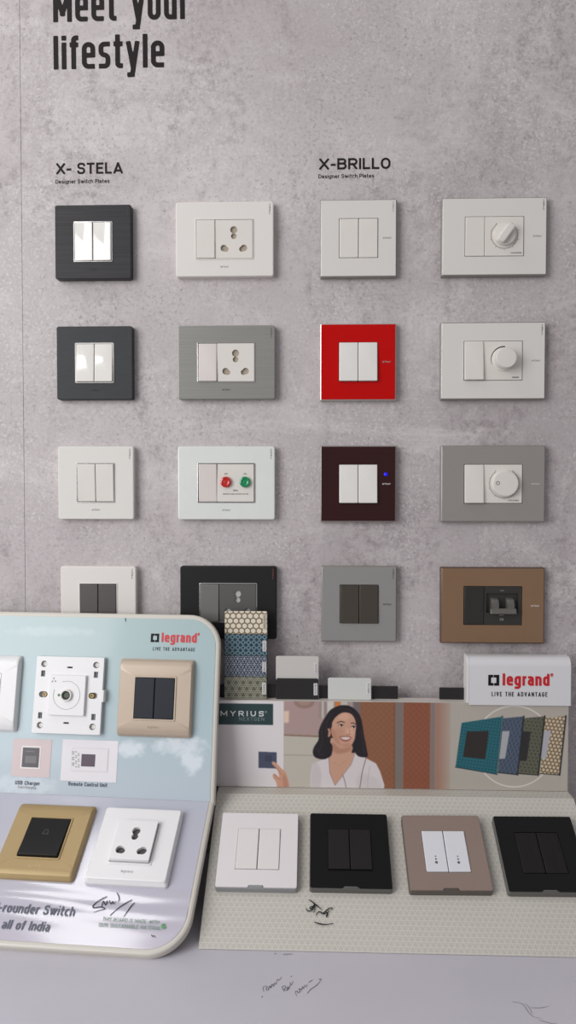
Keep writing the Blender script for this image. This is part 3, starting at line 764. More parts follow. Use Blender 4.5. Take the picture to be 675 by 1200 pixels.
# base body: in display space x right, y up, z toward viewer
yA = pA.z - org.z; zA = -(pA - org).dot(dback); zB = 0.021
def prism(bm, prof, x0, x1, e=0.0012):
    loft(bm, [[Vector((x0, p[0], p[1])) for p in prof], [Vector((x1, p[0], p[1])) for p in prof]])
def base_mat():
    m = bpy.data.materials.new('cream_triangle_print'); m.use_nodes = True
    n = m.node_tree.nodes; l = m.node_tree.links; b = n['Principled BSDF']
    t = n.new('ShaderNodeTexCoord'); acc = None
    rot = n.new('ShaderNodeMapping'); rot.inputs['Rotation'].default_value = (R(55.85), 0, 0); l.new(t.outputs['Object'], rot.inputs[0])
    for k in range(3):
        mp = n.new('ShaderNodeMapping'); mp.inputs['Rotation'].default_value = (0, 0, R(60) * k + R(90)); l.new(rot.outputs[0], mp.inputs[0])
        w = n.new('ShaderNodeTexWave'); w.inputs['Scale'].default_value = 62; w.bands_direction = 'X'; w.inputs['Phase Offset'].default_value = PI / 2; l.new(mp.outputs[0], w.inputs['Vector'])
        q = n.new('ShaderNodeMapRange'); q.inputs[1].default_value = 0.90; q.inputs[2].default_value = 0.99; l.new(w.outputs['Fac'], q.inputs[0])
        if acc is None: acc = q.outputs[0]
        else:
            mx = n.new('ShaderNodeMath'); mx.operation = 'MAXIMUM'; l.new(acc, mx.inputs[0]); l.new(q.outputs[0], mx.inputs[1]); acc = mx.outputs[0]
    no = n.new('ShaderNodeTexNoise'); no.inputs['Scale'].default_value = 14; no.inputs['Detail'].default_value = 4; l.new(t.outputs['Object'], no.inputs['Vector'])
    bas = n.new('ShaderNodeMix'); bas.data_type = 'RGBA'; bas.inputs[6].default_value = lin((184, 178, 167)) + [1]; bas.inputs[7].default_value = lin((192, 188, 179)) + [1]
    l.new(no.outputs[0], bas.inputs[0])
    mx = n.new('ShaderNodeMix'); mx.data_type = 'RGBA'; mx.inputs[7].default_value = lin((214, 210, 202)) + [1]
    ml = n.new('ShaderNodeMath'); ml.operation = 'MULTIPLY'; ml.inputs[1].default_value = 0.55; l.new(acc, ml.inputs[0]); l.new(ml.outputs[0], mx.inputs[0])
    l.new(bas.outputs[2], mx.inputs[6]); l.new(mx.outputs[2], b.inputs['Base Color']); b.inputs['Roughness'].default_value = 0.5
    return m
M_base = base_mat()
bm = bmesh.new()
fy, fz = 0.16, 0.16                                   # crease on the lower part of the slope
pc = (yA + (0 - yA) * fz + .0006, zA + (zB - zA) * fz)
prism(bm, [(yA, -HT), (yA, zA), pc, (-.0015, zB + .001), (0.0, zB - .001), (0.0, -HT)], bl, xbr)
obj('sloping_base', bm, M_base, disp, smooth=False)
bm = bmesh.new()
prism(bm, [(0.0004, -HT), (0.0004, -0.0004), (yt, -0.0004), (yt, -HT)], xl, xr)
obj('header_board', bm, mat('cream_board_edge', (204, 196, 188), 0.5), disp, smooth=False)

# printed header picture; canvas units are photo pixels measured on the header
HW, HH = 411.0, 98.0
cv = Canvas(HW, HH, 4, (186, 179, 180))
def q5(x, y):
    s = x / 4.21 + 320 - 255; return (s, y / 4.21 + 810 - 819.6 - 0.019 * s)
def q6(x, y):
    s = x / 3.857 + 500 - 254.3; return (s, y / 3.857 + 830 - 819.6 - 0.019 * s)
P5 = lambda *p: [q5(*v) for v in p]
P6 = lambda *p: [q6(*v) for v in p]
# room behind the woman
cv.rect(80, 0, HW, HH, (176, 168, 158))
cv.poly(P5((65, 30), (405, 30), (405, 215), (65, 210)), (172, 146, 142), False, .5)
cv.poly(P5((240, 30), (420, 30), (420, 120), (240, 130)), (150, 134, 130), False, 1.0)
for x0, x1, c_ in ((250, 262, (196, 184, 176)), (278, 312, (205, 198, 190)), (318, 342, (206, 120, 58)), (345, 380, (196, 186, 176)), (386, 404, (168, 152, 146))):
    cv.poly(P5((x0, 30), (x1, 30), (x1, 130), (x0, 130)), c_, False, .6)
cv.oval(*q5(165, 52), 12, 7.5, (150, 120, 112), .6); cv.oval(*q5(165, 48), 8, 5, (164, 136, 126), .4)
cv.poly(P5((64, 95), (90, 95), (88, 150), (64, 152)), (222, 196, 172), False, .6)
cv.poly(P5((65, 206), (240, 214), (240, 222), (65, 214)), (138, 110, 92), False, .3)
cv.poly(P5((65, 214), (240, 222), (240, 480), (65, 480)), (190, 182, 170), False, .3)
cv.line(P5((65, 305), (220, 308)), .7, (150, 140, 130))
cv.poly(P5((405, 30), (466, 30), (480, 480), (430, 480)), (118, 104, 104), False, .8)
x_ = lambda v: v - 255
for x0, x1, c_ in ((425, 466, (140, 92, 66)), (464, 466.5, (128, 82, 60)), (466, 475, (124, 114, 108)), (475, 507, (138, 82, 60)), (507, 513, (132, 116, 110)), (513, 530, (158, 112, 92))):
    cv.rect(x_(x0), 0, x_(x1), HH, c_, .5)
wv = (np.sin((cv.x + cv.y) * .9) + np.sin((cv.x - cv.y) * .9)) * 2
cv.a += (wv * ((cv.x > 172) & (cv.x < 252) & ~((cv.x > 210) & (cv.x < 221))))[..., None]
fade = np.clip((cv.x - x_(505)) / 36, 0, 1); cv.put(fade * fade * (3 - 2 * fade), (178, 170, 160))
# white card, dark label and the wall switch she touches
cv.rect(0, 0, 80, HH, (220, 213, 214)); cv.rect(0, 3.5, 67.5, 27.5, (40, 62, 64))
cv.poly([q5(-62, 288), q5(28, 292), q5(28, 370), q5(-62, 366)], (70, 76, 96), False, .2)
cv.rect(58, 62, 66, 69, (58, 62, 80), .2)
# woman
hair, skin, shade = (30, 24, 30), (200, 154, 130), (172, 122, 98)
cv.poly(P5((360, 70), (405, 82), (440, 120), (455, 180), (462, 240), (474, 285), (478, 315), (440, 318), (330, 330), (262, 326), (222, 318), (208, 296), (214, 268), (236, 232), (238, 190), (250, 158), (268, 128), (292, 96), (325, 76)), hair, True, .3)
cv.poly(P5((300, 225), (398, 260), (400, 296), (418, 300), (396, 360), (340, 430), (318, 452), (292, 390), (286, 325), (302, 300)), skin, True, .4)
cv.poly(P5((304, 245), (345, 276), (392, 268), (396, 284), (350, 300), (312, 292)), shade, True, 1.0, .8)
cv.poly(P5((286, 318), (250, 330), (205, 352), (196, 400), (196, 480), (558, 480), (562, 452), (540, 385), (520, 348), (470, 322), (416, 296), (396, 352), (318, 452), (292, 392)), (214, 205, 206), False, .4)
cv.poly(P5((205, 360), (230, 345), (250, 400), (240, 470), (200, 470)), (196, 186, 188), True, 1.2, .7)
cv.poly(P5((440, 400), (520, 420), (548, 470), (430, 470)), (200, 190, 192), True, 1.5, .6)
cv.line(P5((287, 322), (292, 392), (318, 452)), .7, (150, 120, 112)); cv.line(P5((416, 298), (398, 352), (318, 452)), .7, (160, 134, 128))
cv.line(P5((470, 324), (452, 390), (440, 470)), .8, (108, 92, 96)); cv.line(P5((356, 402), (366, 430), (374, 470)), .8, (120, 102, 106)); cv.line(P5((490, 360), (480, 420), (478, 470)), .5, (178, 166, 170))
cv.line(P5((304, 340), (340, 360), (378, 330)), .4, (176, 140, 110))
cv.oval(*q5(286, 200), 2.6, 5.0, (186, 136, 112), .3)
cv.poly(P5((330, 118), (362, 104), (398, 112), (418, 142), (422, 185), (416, 228), (398, 262), (376, 274), (346, 264), (316, 238), (300, 205), (298, 168), (308, 138)), skin, True, .35)
cv.poly(P5((298, 180), (318, 190), (330, 232), (352, 262), (330, 252), (308, 226)), shade, True, 1.0, .6)
cv.oval(*q5(390, 200), 4.5, 6, (216, 170, 146), 1.5, .8)
cv.oval(*q5(360, 125), 7, 4, (214, 168, 144), 1.5, .8)
cv.poly(P5((362, 70), (410, 88), (440, 140), (450, 200), (428, 250), (424, 180), (416, 138), (396, 110), (362, 100), (326, 120), (304, 150), (300, 175), (284, 176), (262, 170), (290, 96)), hair, True, .25)
cv.poly(P5((425, 170), (450, 180), (476, 300), (452, 318), (420, 300), (416, 240)), hair, True, .3)
cv.poly(P5((240, 190), (282, 186), (282, 230), (304, 262), (300, 300), (268, 326), (222, 318), (212, 292), (236, 240)), hair, True, .3)
for ex, ey in ((347, 166), (408, 174)):
    cv.oval(*q5(ex, ey), 2.7, 1.25, (226, 210, 202), .15); cv.oval(*q5(ex + 2, ey), 1.25, 1.2, (36, 24, 24), .1)
    cv.line(P5((ex - 12, ey), (ex, ey - 6), (ex + 12, ey - 1)), .65, (40, 28, 28))
cv.line(P5((328, 154), (346, 146), (364, 152)), .95, (52, 36, 34)); cv.line(P5((396, 156), (408, 154), (420, 162)), .9, (52, 36, 34))
cv.line(P5((384, 168), (390, 196), (388, 206)), .6, (176, 124, 102)); cv.line(P5((372, 208), (382, 213), (394, 208)), .7, (146, 92, 76))
cv.poly(P5((338, 220), (366, 216), (398, 222), (388, 238), (368, 243), (350, 236)), (156, 86, 80), True, .2)
cv.poly(P5((344, 223), (368, 221), (393, 225), (382, 233), (366, 235), (352, 230)), (222, 208, 200), True, .2)
# hand
cv.poly(P5((6, 338), (22, 340), (48, 366), (62, 378), (78, 400), (90, 480), (38, 480), (26, 436), (12, 416), (10, 398), (22, 396), (40, 412), (34, 380), (8, 352)), (202, 152, 128), True, .3)
cv.line(P5((10, 352), (30, 370), (50, 398)), .6, (160, 108, 88)); cv.line(P5((14, 398), (34, 414), (48, 424)), .6, (160, 108, 88))
cv.poly(P5((60, 400), (80, 420), (88, 480), (64, 480)), (178, 126, 104), True, .8, .7)
# fanned patterned plates inside a thin ring
th = np.hypot(cv.x - q6(398, 172)[0], cv.y - q6(398, 172)[1]); cv.put(np.clip((.75 - np.abs(th - 45.5)) * 2 + .2, 0, 1) * .95, (226, 220, 212))
def card(quad, pat, rim, inner, icol, sk):
    qd = P6(*quad); m_ = cv.mask(qd, False); c_ = pat(cv.x + cv.y * .2, cv.y - cv.x * sk)
    cv.a = cv.a * (1 - m_[..., None]) + c_ * m_[..., None]
    cv.line([qd[1], qd[2]], 1.8, rim); cv.line([qd[3], qd[2]], 1.0, rim)
    cv.poly(P6(*inner), icol, False, .1)
card(((533, 50), (627, 42), (602, 297), (515, 290)), lambda x, y: pat_honey(x, y, 4.6, (72, 62, 52), (206, 184, 152)), (44, 44, 44), ((530, 105), (562, 105), (540, 228), (516, 225)), (172, 170, 176), .1)
card(((440, 50), (533, 42), (507, 297), (420, 290)), lambda x, y: pat_tri(x, y, 4.6, (58, 58, 48), (112, 110, 92)), (34, 36, 34), ((432, 108), (472, 108), (455, 235), (418, 235)), (42, 40, 38), .1)
card(((345, 50), (440, 42), (415, 295), (328, 285)), lambda x, y: pat_star(x, y, 4.8, (44, 56, 74), (120, 132, 150)), (36, 40, 48), ((345, 105), (378, 105), (358, 225), (332, 225)), (168, 168, 172), .1)
card(((163, 68), (345, 42), (322, 292), (137, 260)), lambda x, y: pat_lattice(x, y, 2.6, (12, 62, 74), (44, 116, 126)), (24, 46, 52), ((187, 105), (285, 104), (270, 226), (170, 216)), (44, 38, 36), .12)
cv.line([q6(345, 42), q6(322, 292)], .7, (134, 160, 166))
for pts in (((262, 150), (250, 190), (256, 240), (240, 290)), ((300, 110), (276, 150), (270, 200)), ((340, 84), (390, 92), (430, 140)), ((446, 190), (456, 240), (460, 300)), ((226, 270), (240, 300), (262, 310))):
    cv.line(P5(*pts), 1.1, (64, 52, 56), .55)
cv.oval(*q5(340, 205), 5, 8, (178, 126, 102), 2.0, .35); cv.oval(*q5(378, 262), 6, 2.5, (176, 124, 100), 1.0, .5)
cv.a = cv.blur(cv.a, .3)
g = cv.down(2); hh, ww = g.shape[:2]
uu = np.linspace(xl + .0006, xr - .0006, ww); vv = np.linspace(yt - .0004, 0.0008, hh)
X, Y = np.meshgrid(uu, vv)
ink_grid('printed_picture', X, Y, np.full_like(X, 0.0), g[:, :, :], print_mat('header_print', 0.38), disp)['label'] = 'printed picture of a smiling woman in white beside fanned patterned plates'
su = (xr - xl) / HW; sv = yt / HH
hx = lambda px: xl + (px - 254.3) * su
hy = lambda px, py: yt - (py - 819.6 - 0.019 * (px - 254)) * sv
lab = lambda bm, s, x0, x1, y, cap, b, sp_: add_text(bm, s, hx(x0), hx(x1), hy(x0, y), cap * sv, .0003, b, sp_)
bm = bmesh.new(); lab(bm, 'MYRIUS', 260, 311, 837.5, 6.0, .02, 1.5); obj('label_lettering', bm, mat('white_lettering', (206, 208, 206), .5), disp, smooth=False)
bm = bmesh.new(); lab(bm, 'NEXTGEN', 282, 311.5, 843, 4.0, -.004, 1.25); lab(bm, '®', 312.2, 315, 835, 3, .0, 1); obj('label_lettering', bm, mat('dull_lettering', (120, 138, 140), .5), disp, smooth=False)
# black holder strips along the ledge, behind the samples
rail = mat('black_holder', (34, 31, 32), 0.3)
for x0, x1, yy in ((256, 466.5, 803.5), (515, 600, 806.5)):
    bm = bmesh.new(); z0, z1 = -.0155, -.0125
    xa, xb = HF.uv(x0, 810, z1)[0], HF.uv(x1, 810, z1)[0]; yh = HF.uv((x0 + x1) / 2, yy, z1)[1]
    slab(bm, xb - xa, yh - yt - .0002, .0006, z0, z1, .0006, (xa + xb) / 2, (yh + yt + .0002) / 2)
    obj('holder_strip', bm, rail, disp)
# pen mark, stains on the base
BB = Frame(pA, dx, (pB - pA))
bs = bpy.data.objects.new('pen_layer', None); bpy.data.objects.remove(bs)
def on_base(px, py):
    u, v = BB.uv(px, py, 0.0007); return u, v
def child_on(fr, parent, o_):
    o_.matrix_local = parent.matrix_world.inverted() @ fr.mat(); return o_
bpy.context.view_layer.update()
c7b = lambda x, y: on_base(300 + x / 5.625, 1040 + y / 5.625)
sg = [[(338, 66), (372, 92), (404, 118), (426, 136)], [(322, 122), (330, 140), (352, 140), (372, 118), (378, 98), (366, 112), (352, 128), (346, 118), (362, 112), (380, 126), (372, 154)],
      [(388, 172), (398, 152), (416, 150), (428, 160), (446, 150), (462, 134), (484, 124), (494, 130), (484, 138)], [(436, 166), (462, 156), (456, 186), (462, 160), (474, 142)], [(378, 215), (412, 228), (452, 233), (505, 228)]]
child_on(BB, disp, ribbons('pen_signature', c7b, sg, 0.0013, .0008, mat('pen_black', (24, 22, 26), .5), disp))

# plates standing on the slope
def myrius(label, px, py, front_m, body_m, rock_m, dots=False, tilt=0.0, up=.0010, rot=0.0):
    t = .0098; u, v = BF.uv(px, py); o = thing('switch_plate', label, 'switch', BS.mat(u, v, rot, KD), 'switch plates along the sloping base')
    w = h = 86.6 * MM; iw = 48.0 * MM
    bm = bmesh.new(); ring(bm, w + .0016, h + .0016, .0030, iw, iw, .0008, 0.0006, t - .0012, .0008); obj('plate_body', bm, body_m, o)
    bm = bmesh.new()
    n0 = [(p.x, p.y) for p in rr(w, h, .0016, 0, 4)]
    notch = [(-9.2 * MM, -h / 2), (-7.4 * MM, -h / 2 + 2.4 * MM), (7.4 * MM, -h / 2 + 2.4 * MM), (9.2 * MM, -h / 2)]
    i = max(range(len(n0)), key=lambda j: (n0[j][1] < 0) * (10 - abs(n0[j][0] + w / 2 - .0016) * 1000 - abs(n0[j][1] + h / 2) * 1000))
    front = n0[:i + 1] + notch + n0[i + 1:]
    link('front_panel', fill2d([front, [(p.x, p.y) for p in rr(iw, iw, .0006, 0, 3)]], t - .0012, t), front_m, o)
    bm = bmesh.new(); slab(bm, 14 * MM, 2.0 * MM, .0004, t - .0014, t - .0004, .0003, 0, -h / 2 + 1.2 * MM); obj('release_tab', bm, body_m, o)
    module_bed(o, iw - .0006, iw - .0006, t - .005)
    for s in (-1, 1):
        k_ = rocker(o, s * (iw / 4), 0, iw / 2 - .0008, iw - .0012, t - .0048, t + up, tilt, rock_m)
        if dots:
            bm = bmesh.new()
            for (dy, rad) in ((-13.4, 1.5), (-9.6, .95), (-6.4, .75)):
                zz = t + up + tilt * dy * MM / iw + .0002
                bm.faces.new([bm.verts.new((x, y, zz)) for x, y in circ(s * iw / 4, dy * MM, rad * MM, 14)])
            obj('dot_mark', bm, mat('dot_grey', (96, 92, 94), .5), k_, smooth=False)
    return o
bodyg = mat('grey_plate_body', (142, 142, 144), 0.4)
darkb = mat('dark_plate_body', (92, 90, 86), 0.4)
tpe = mat('taupe_front', (138, 120, 110), 0.36, grain=0.02)
mblk = mat('satin_black_front', (14, 13, 13), 0.30, spec=0.25)
myrius('white square plate with grey edge and white double rocker, on the cream slope', 302.6, 994.6, mat('lilac_white_front', (222, 216, 216), 0.3), bodyg, mat('myrius_white', (222, 217, 214), .32), tilt=.0004, up=.0012)
myrius('matt black square plate with dark grey double rocker, between the white and taupe plates', 409.8, 995.4, mblk, darkb, mat('off_black_rocker', (32, 28, 29), 0.5, spec=0.25), tilt=-.0010, up=.0018)
myrius('taupe square plate with white dotted double rocker, on the cream slope', 522.2, 997.6, tpe, mat('umber_plate_body', (86, 78, 72), .4), mat('cool_white', (216, 216, 220), .32), dots=True, tilt=0.0004, up=.0012, rot=R(0.8))
myrius('glossy black square plate with brown-black double rocker, nearest the right edge', 633.8, 999.0, mat('gloss_black_front', (12, 11, 11), 0.10, spec=0.3), darkb, mat('wood_black_rocker', (28, 25, 24), .45, spec=0.25, grain=.2, gscale=(500, 8, 8)), tilt=0, up=.0004, rot=R(0.6))

# finish samples standing on the ledge
def sample(label, x0, x1, ytop, zf, pat=None, m=None, sticker=None, stick_m=None, th=.0019):
    """a card of a plate finish; zf = height of its face before the header front"""
    xa, yb_ = HF.uv(x0, ytop, zf); xb, yc = HF.uv(x1, ytop, zf); top = (yb_ + yc) / 2
    w = xb - xa; h = top - yt - .0003
    o = thing('finish_sample', label, 'finish sample', HF.mat((xa + xb) / 2, yt + .0003, 0), 'finish samples on the ledge')
    bm = bmesh.new(); slab(bm, w, h, (.0022, .0022, .0005, .0005), zf - th, zf, .0004, 0, h / 2)
    core = obj('card', bm, m or mat('sample_core', (66, 62, 58), 0.4), o)
    if pat:
        nx, ny = 190, max(40, int(190 * h / w)); r = .0020
        uu = np.linspace(-w / 2 + .0004, w / 2 - .0004, nx); vv = np.linspace(0, 1, ny)
        cut = np.maximum(0, np.abs(uu) - (w / 2 - .0004 - r)); drop = r - np.sqrt(np.maximum(0, r * r - cut * cut))
        X = np.tile(uu, (ny, 1)); Y = (h - .0004 - drop)[None, :] * vv[:, None] + .0003
        ink_grid('printed_pattern', X, Y, np.full_like(X, zf + .0002), pat((X + w / 2) * 1000, (h - Y) * 1000), print_mat('sample_print', 0.22, 0.3), o)
    if sticker:
        y1 = HF.uv(x1, sticker[0], zf)[1] - yt; y0 = HF.uv(x1, sticker[1], zf)[1] - yt
        bm = bmesh.new(); slab(bm, 4.6 * MM, y1 - y0, .0003, zf, zf + .0005, .0001, w / 2 - 3.4 * MM, (y0 + y1) / 2)
        s_ = obj('name_sticker', bm, stick_m or mat('sticker_white', (206, 202, 200), .5), o)
        text('sticker_lettering', s_, M_markd, sticker[2], w / 2 - 4.2 * MM, w / 2 - 4.2 * MM + (y1 - y0) * .84, y1 - (y1 - y0) * .08, 1.6 * MM, zf + .0006, .01, 1.0, -PI / 2)
    return o
sample('cream honeycomb patterned sample, rearmost and tallest of the patterned stack', 263, 313.4, 716, -.0104, lambda x, y: pat_honey(x, y, 6.9), sticker=(720, 738, 'HONEYCOMB'), stick_m=mat('sticker_beige', (196, 184, 166), .5))
sample('dark teal lattice patterned sample, second from the top of the patterned stack', 262.9, 313.2, 743.3, -.0083, lambda x, y: pat_lattice(x, y), sticker=(751, 763.5, 'LATTICE'))
sample('navy and white star patterned sample, third from the top of the patterned stack', 262.8, 313.0, 768.4, -.0062, lambda x, y: pat_star(x, y), sticker=(776, 787.5, 'STARS'))
sample('olive triangle patterned sample, shortest and foremost of the patterned stack', 262.7, 312.8, 793.2, -.0041, lambda x, y: pat_tri(x, y), sticker=(800, 814, 'TRIANGLE'))
sample('glossy white sample standing behind a black sample', 323.3, 373.6, 769, -.0083, m=mat('sample_white', (200, 195, 190), .12, coat=.3), sticker=(777, 789.5, 'WHITE'))
sample('glossy black sample standing in front of a white sample', 323.3, 373.2, 795.2, -.0062, m=mat('sample_black', (36, 34, 34), .12, coat=.3), sticker=(801, 815, 'BLACK'))
sample('pale grey-white sample standing alone on the ledge', 384.4, 435.2, 794.6, -.0062, m=mat('sample_pale', (206, 206, 202), .2), sticker=(800, 814, 'ICE'), stick_m=mat('sticker_pale', (214, 212, 208), .5))

# logo built of a broken black square and red letters
def logo(o, x0, y0, w, z, word_m, sub_m, sub_dx=0.0):
    """x0,y0 = lower left of the square mark; w = whole width"""
    s = w * .17; t_ = s * .26
    bm = bmesh.new()
    def quad(*p): bm.faces.new([bm.verts.new((x0 + a * s, y0 + b * s, z)) for a, b in p])
    quad((0, 0), (.50, 0), (.46, .25), (.26, .25), (.26, .75), (.42, .75), (.46, 1), (0, 1))
    quad((.56, 0.0), (1, 0), (1, 1), (.51, 1), (.47, .75), (.74, .75), (.74, .25), (.52, .25))
    obj('logo_mark', bm, M_logo_black, o, smooth=False)
    text('logo_word', o, word_m, 'legrand', x0 + w * .222, x0 + w * .945, y0 + s * .02, s * 1.12, z, .03, .96, 0, True)
    text('logo_word', o, word_m, '®', x0 + w * .96, x0 + w, y0 + s * .86, s * .34, z, 0)
    text('tagline', o, sub_m, 'LIVE THE ADVANTAGE', x0 + w * .055 + sub_dx, x0 + w * .915 + sub_dx, y0 - s * .98, s * .42, z, .008, 1.12)

# white folded sign on the header
zf = .0026; xa, yb_ = HF.uv(549.5, 826.0, zf); xb, _ = HF.uv(668.8, 826.0, zf); _, ytop = HF.uv(600, 769.2, zf - .006)
sgn = thing('logo_sign', 'white folded sign with red and black logo on the right end of the header', 'sign', HF.mat(xa, yb_))
hgt = ytop - yb_; wdt = xb - xa
prof = [(0, zf)] + [(hgt - .011 + .011 * math.sin(a), zf - .011 + .011 * math.cos(a)) for a in [PI / 2 * i / 8 for i in range(9)]] + [(hgt, -.0155)]
inn = [(hgt - .0018, -.0155)] + [(hgt - .011 + .0092 * math.sin(a), zf - .011 + .0092 * math.cos(a)) for a in [PI / 2 * i / 8 for i in range(8, -1, -1)]] + [(0, zf - .0018)]
M_sign = mat('sign_white', (214, 212, 214), .28)
bm = bmesh.new(); prism(bm, prof + inn, 0, wdt); obj('folded_sheet', bm, M_sign, sgn)
pr = [(p[0], p[1]) for p in prof]
bm = bmesh.new()
ledge_y = yt - yb_ + .0003
cp = [(ledge_y, -.0155), (ledge_y, zf - .0005)] + [(p[0] + .0006, p[1]) for p in prof[1:]]
loft(bm, [[Vector((x, p[0], p[1])) for p in cp] for x in (-.0028, -.0002)]); obj('end_cap', bm, mat('sign_cap', (224, 220, 218), .3), sgn)
sx0 = HF.uv(572, 805, zf)[0] - xa; sx1 = HF.uv(648, 805, zf)[0] - xa; sy0 = HF.uv(572, 803.4, zf)[1] - yb_
logo(sgn, sx0, sy0, sx1 - sx0, zf + .0003, M_red_ink, M_logo_black)

# ------------------------------------------------------------------ left hand board
LY = R(4.2)
LB = plane(LY, R(57.2), 0.9655 * KD)                         # lower panel surface
pf = pt(LB, 130, 934.5)                                 # on the fold
UB = Frame(pf, LB.x, Vector((math.sin(LY), math.cos(LY), 0)) * math.sin(R(11.5)) + Vector((0, 0, 1)) * math.cos(R(11.5)))
LB = Frame(pf, LB.x, LB.y)
uR = UB.uv(256.5, 790)[0]; uTop = UB.uv(110, 718.5)[1]; uR2 = LB.uv(246.5, 960)[0]
vBot = LB.uv(110, 1116.5)[1] + .0010
low = (LB.O + LB.y * vBot - LB.n * .008).z - COUNTER
print('board', uR, uTop, uR2, vBot, 'foot above counter', low, 'top y', (UB.O + UB.y * uTop - UB.n * .009).y)
uL = uR - 0.47
board = thing('display_board', 'pale blue bent display board with rounded corners carrying switches, left foreground', 'display board', UB.mat())
Linv = UB.mat().inverted() @ LB.mat()
def low_child(o_): o_.matrix_local = Linv; return o_
rim = mat('board_rim', (206, 200, 190), .38)
cr = .037
bm = bmesh.new(); bw = uR - uL
slab(bm, bw, uTop + .005, (cr, cr, .0008, .0008), -.0085, -.0004, .0025, (uL + uR) / 2, uTop / 2 - .0025, k=12)
obj('upper_panel', bm, rim, board)
bm = bmesh.new(); bw2 = uR2 - uL
cr2 = .040
slab(bm, bw2, -vBot + .002, (.0008, .0008, cr2, cr2), -.0085, -.0004, .0025, (uL + uR2) / 2, vBot / 2 + .001, k=12)
low_child(obj('lower_panel', bm, rim, board))
# rear foot that carries the bend
bm = bmesh.new()
fb = (UB.O - UB.n * .010); hb = fb.z - COUNTER
M_inv = UB.mat().inverted()
def wbox(bm, P0, xs, depth, z0, z1):
    bk = Vector((math.sin(LY), math.cos(LY), 0)); vs = []
    for z in (z0, z1):
        for d in (0, depth):
            for x in xs:
                vs.append(bm.verts.new(M_inv @ Vector((P0.x + LB.x.x * x + bk.x * d, P0.y + LB.x.y * x + bk.y * d, z))))
    for f in ((0, 2, 3, 1), (4, 5, 7, 6), (0, 1, 5, 4), (2, 6, 7, 3), (0, 4, 6, 2), (1, 3, 7, 5)): bm.faces.new([vs[i] for i in f])
wbox(bm, fb, (uL + .06, uR2 - .06), .006, COUNTER, fb.z - .002)
obj('rear_foot', bm, rim, board, smooth=False)

rng_ = np.random.default_rng(4)
def cloud_noise(x, y, s):
    t = np.zeros_like(x)
    for k in range(5):
        f = 2 ** k / s; p = rng_.uniform(0, 6.28, 6)
        t += (np.sin(x * f * 1.1 + p[0] + 1.7 * np.sin(y * f * .7 + p[1])) * np.sin(y * f * 1.3 + p[2] + 1.5 * np.sin(x * f * .8 + p[3]))) / 1.6 ** k
    return t
e = .0052
def upper_sheet():
    nx, ny = 330, 200
    x0, x1, y0, y1 = uL + e, uR - e, .0001, uTop - e; r = cr - e
    uu = np.concatenate([np.linspace(x0, x1 - r, nx - 40, endpoint=False), x1 - r + r * np.sin(np.linspace(0, PI / 2, 40))]); vv = np.linspace(0, 1, ny)
    cut = np.maximum(0, uu - (x1 - r)); cut = np.maximum(cut, (x0 + r) - uu); drop = r - np.sqrt(np.maximum(0, r * r - cut * cut))
    X = np.tile(uu, (ny, 1)); Y = y0 + (y1 - y0 - drop)[None, :] * vv[:, None]
    h = np.clip((Y - y0) / (y1 - y0), 0, 1)[..., None]
    top, mid, bot = np.array((167, 187, 188.)), np.array((170, 190, 195.)), np.array((184, 194, 203.))
    c = np.where(h > .5, mid + (top - mid) * (h - .5) * 2, bot + (mid - bot) * h * 2)
    m = np.zeros_like(X)
    for px, py, rx, ry, s in ((152, 878, .020, .010, 1), (212, 874, .034, .012, 1), (224, 890, .014, .018, 1), (20, 920, .05, .012, .5), (60, 740, .06, .006, .25)):
        u, v = UB.uv(px, py); d = ((X - u) / rx) ** 2 + ((Y - v) / ry) ** 2
        m = np.maximum(m, np.clip(1.15 - d + .35 * cloud_noise(X, Y, .006), 0, 1) * .75 * s)
    c = c * (1 - m[..., None]) + np.array((226, 230, 236.)) * m[..., None]
    return ink_grid('upper_graphic', X, Y, np.full_like(X, 0.0), c, print_mat('board_print', .30, .25), board)
upper_sheet()
def lower_sheet():
    nx, ny = 330, 160
    x0, x1, y0, y1 = uL + e, uR2 - e, vBot + e, -.0002; r = cr2 - e
    uu = np.concatenate([np.linspace(x0, x1 - r, nx - 40, endpoint=False), x1 - r + r * np.sin(np.linspace(0, PI / 2, 40))]); vv = np.linspace(0, 1, ny)
    cut = np.maximum(0, uu - (x1 - r)); cut = np.maximum(cut, (x0 + r) - uu); drop = r - np.sqrt(np.maximum(0, r * r - cut * cut))
    X = np.tile(uu, (ny, 1)); Y = y1 + (y0 + drop - y1)[None, :] * vv[:, None]
    h = np.clip((Y - y0) / (y1 - y0), 0, 1)[..., None]
    c = np.array((192, 186, 198.)) + (np.array((182, 184, 196.)) - np.array((192, 186, 198.))) * h
    Z = np.full_like(X, 0.0)
    # the laminate is wrinkled near the foot
    wv = .00022 * np.sin((Y - vBot) * 330 + np.sin(X * 22) * 1.2) * np.exp(-((Y - vBot - .045) / .02) ** 2)
    Z += wv
    return low_child(ink_grid('lower_graphic', X, Y[:, :], Z, c, print_mat('board_print_gloss', .14, .5), board))
lower_sheet()

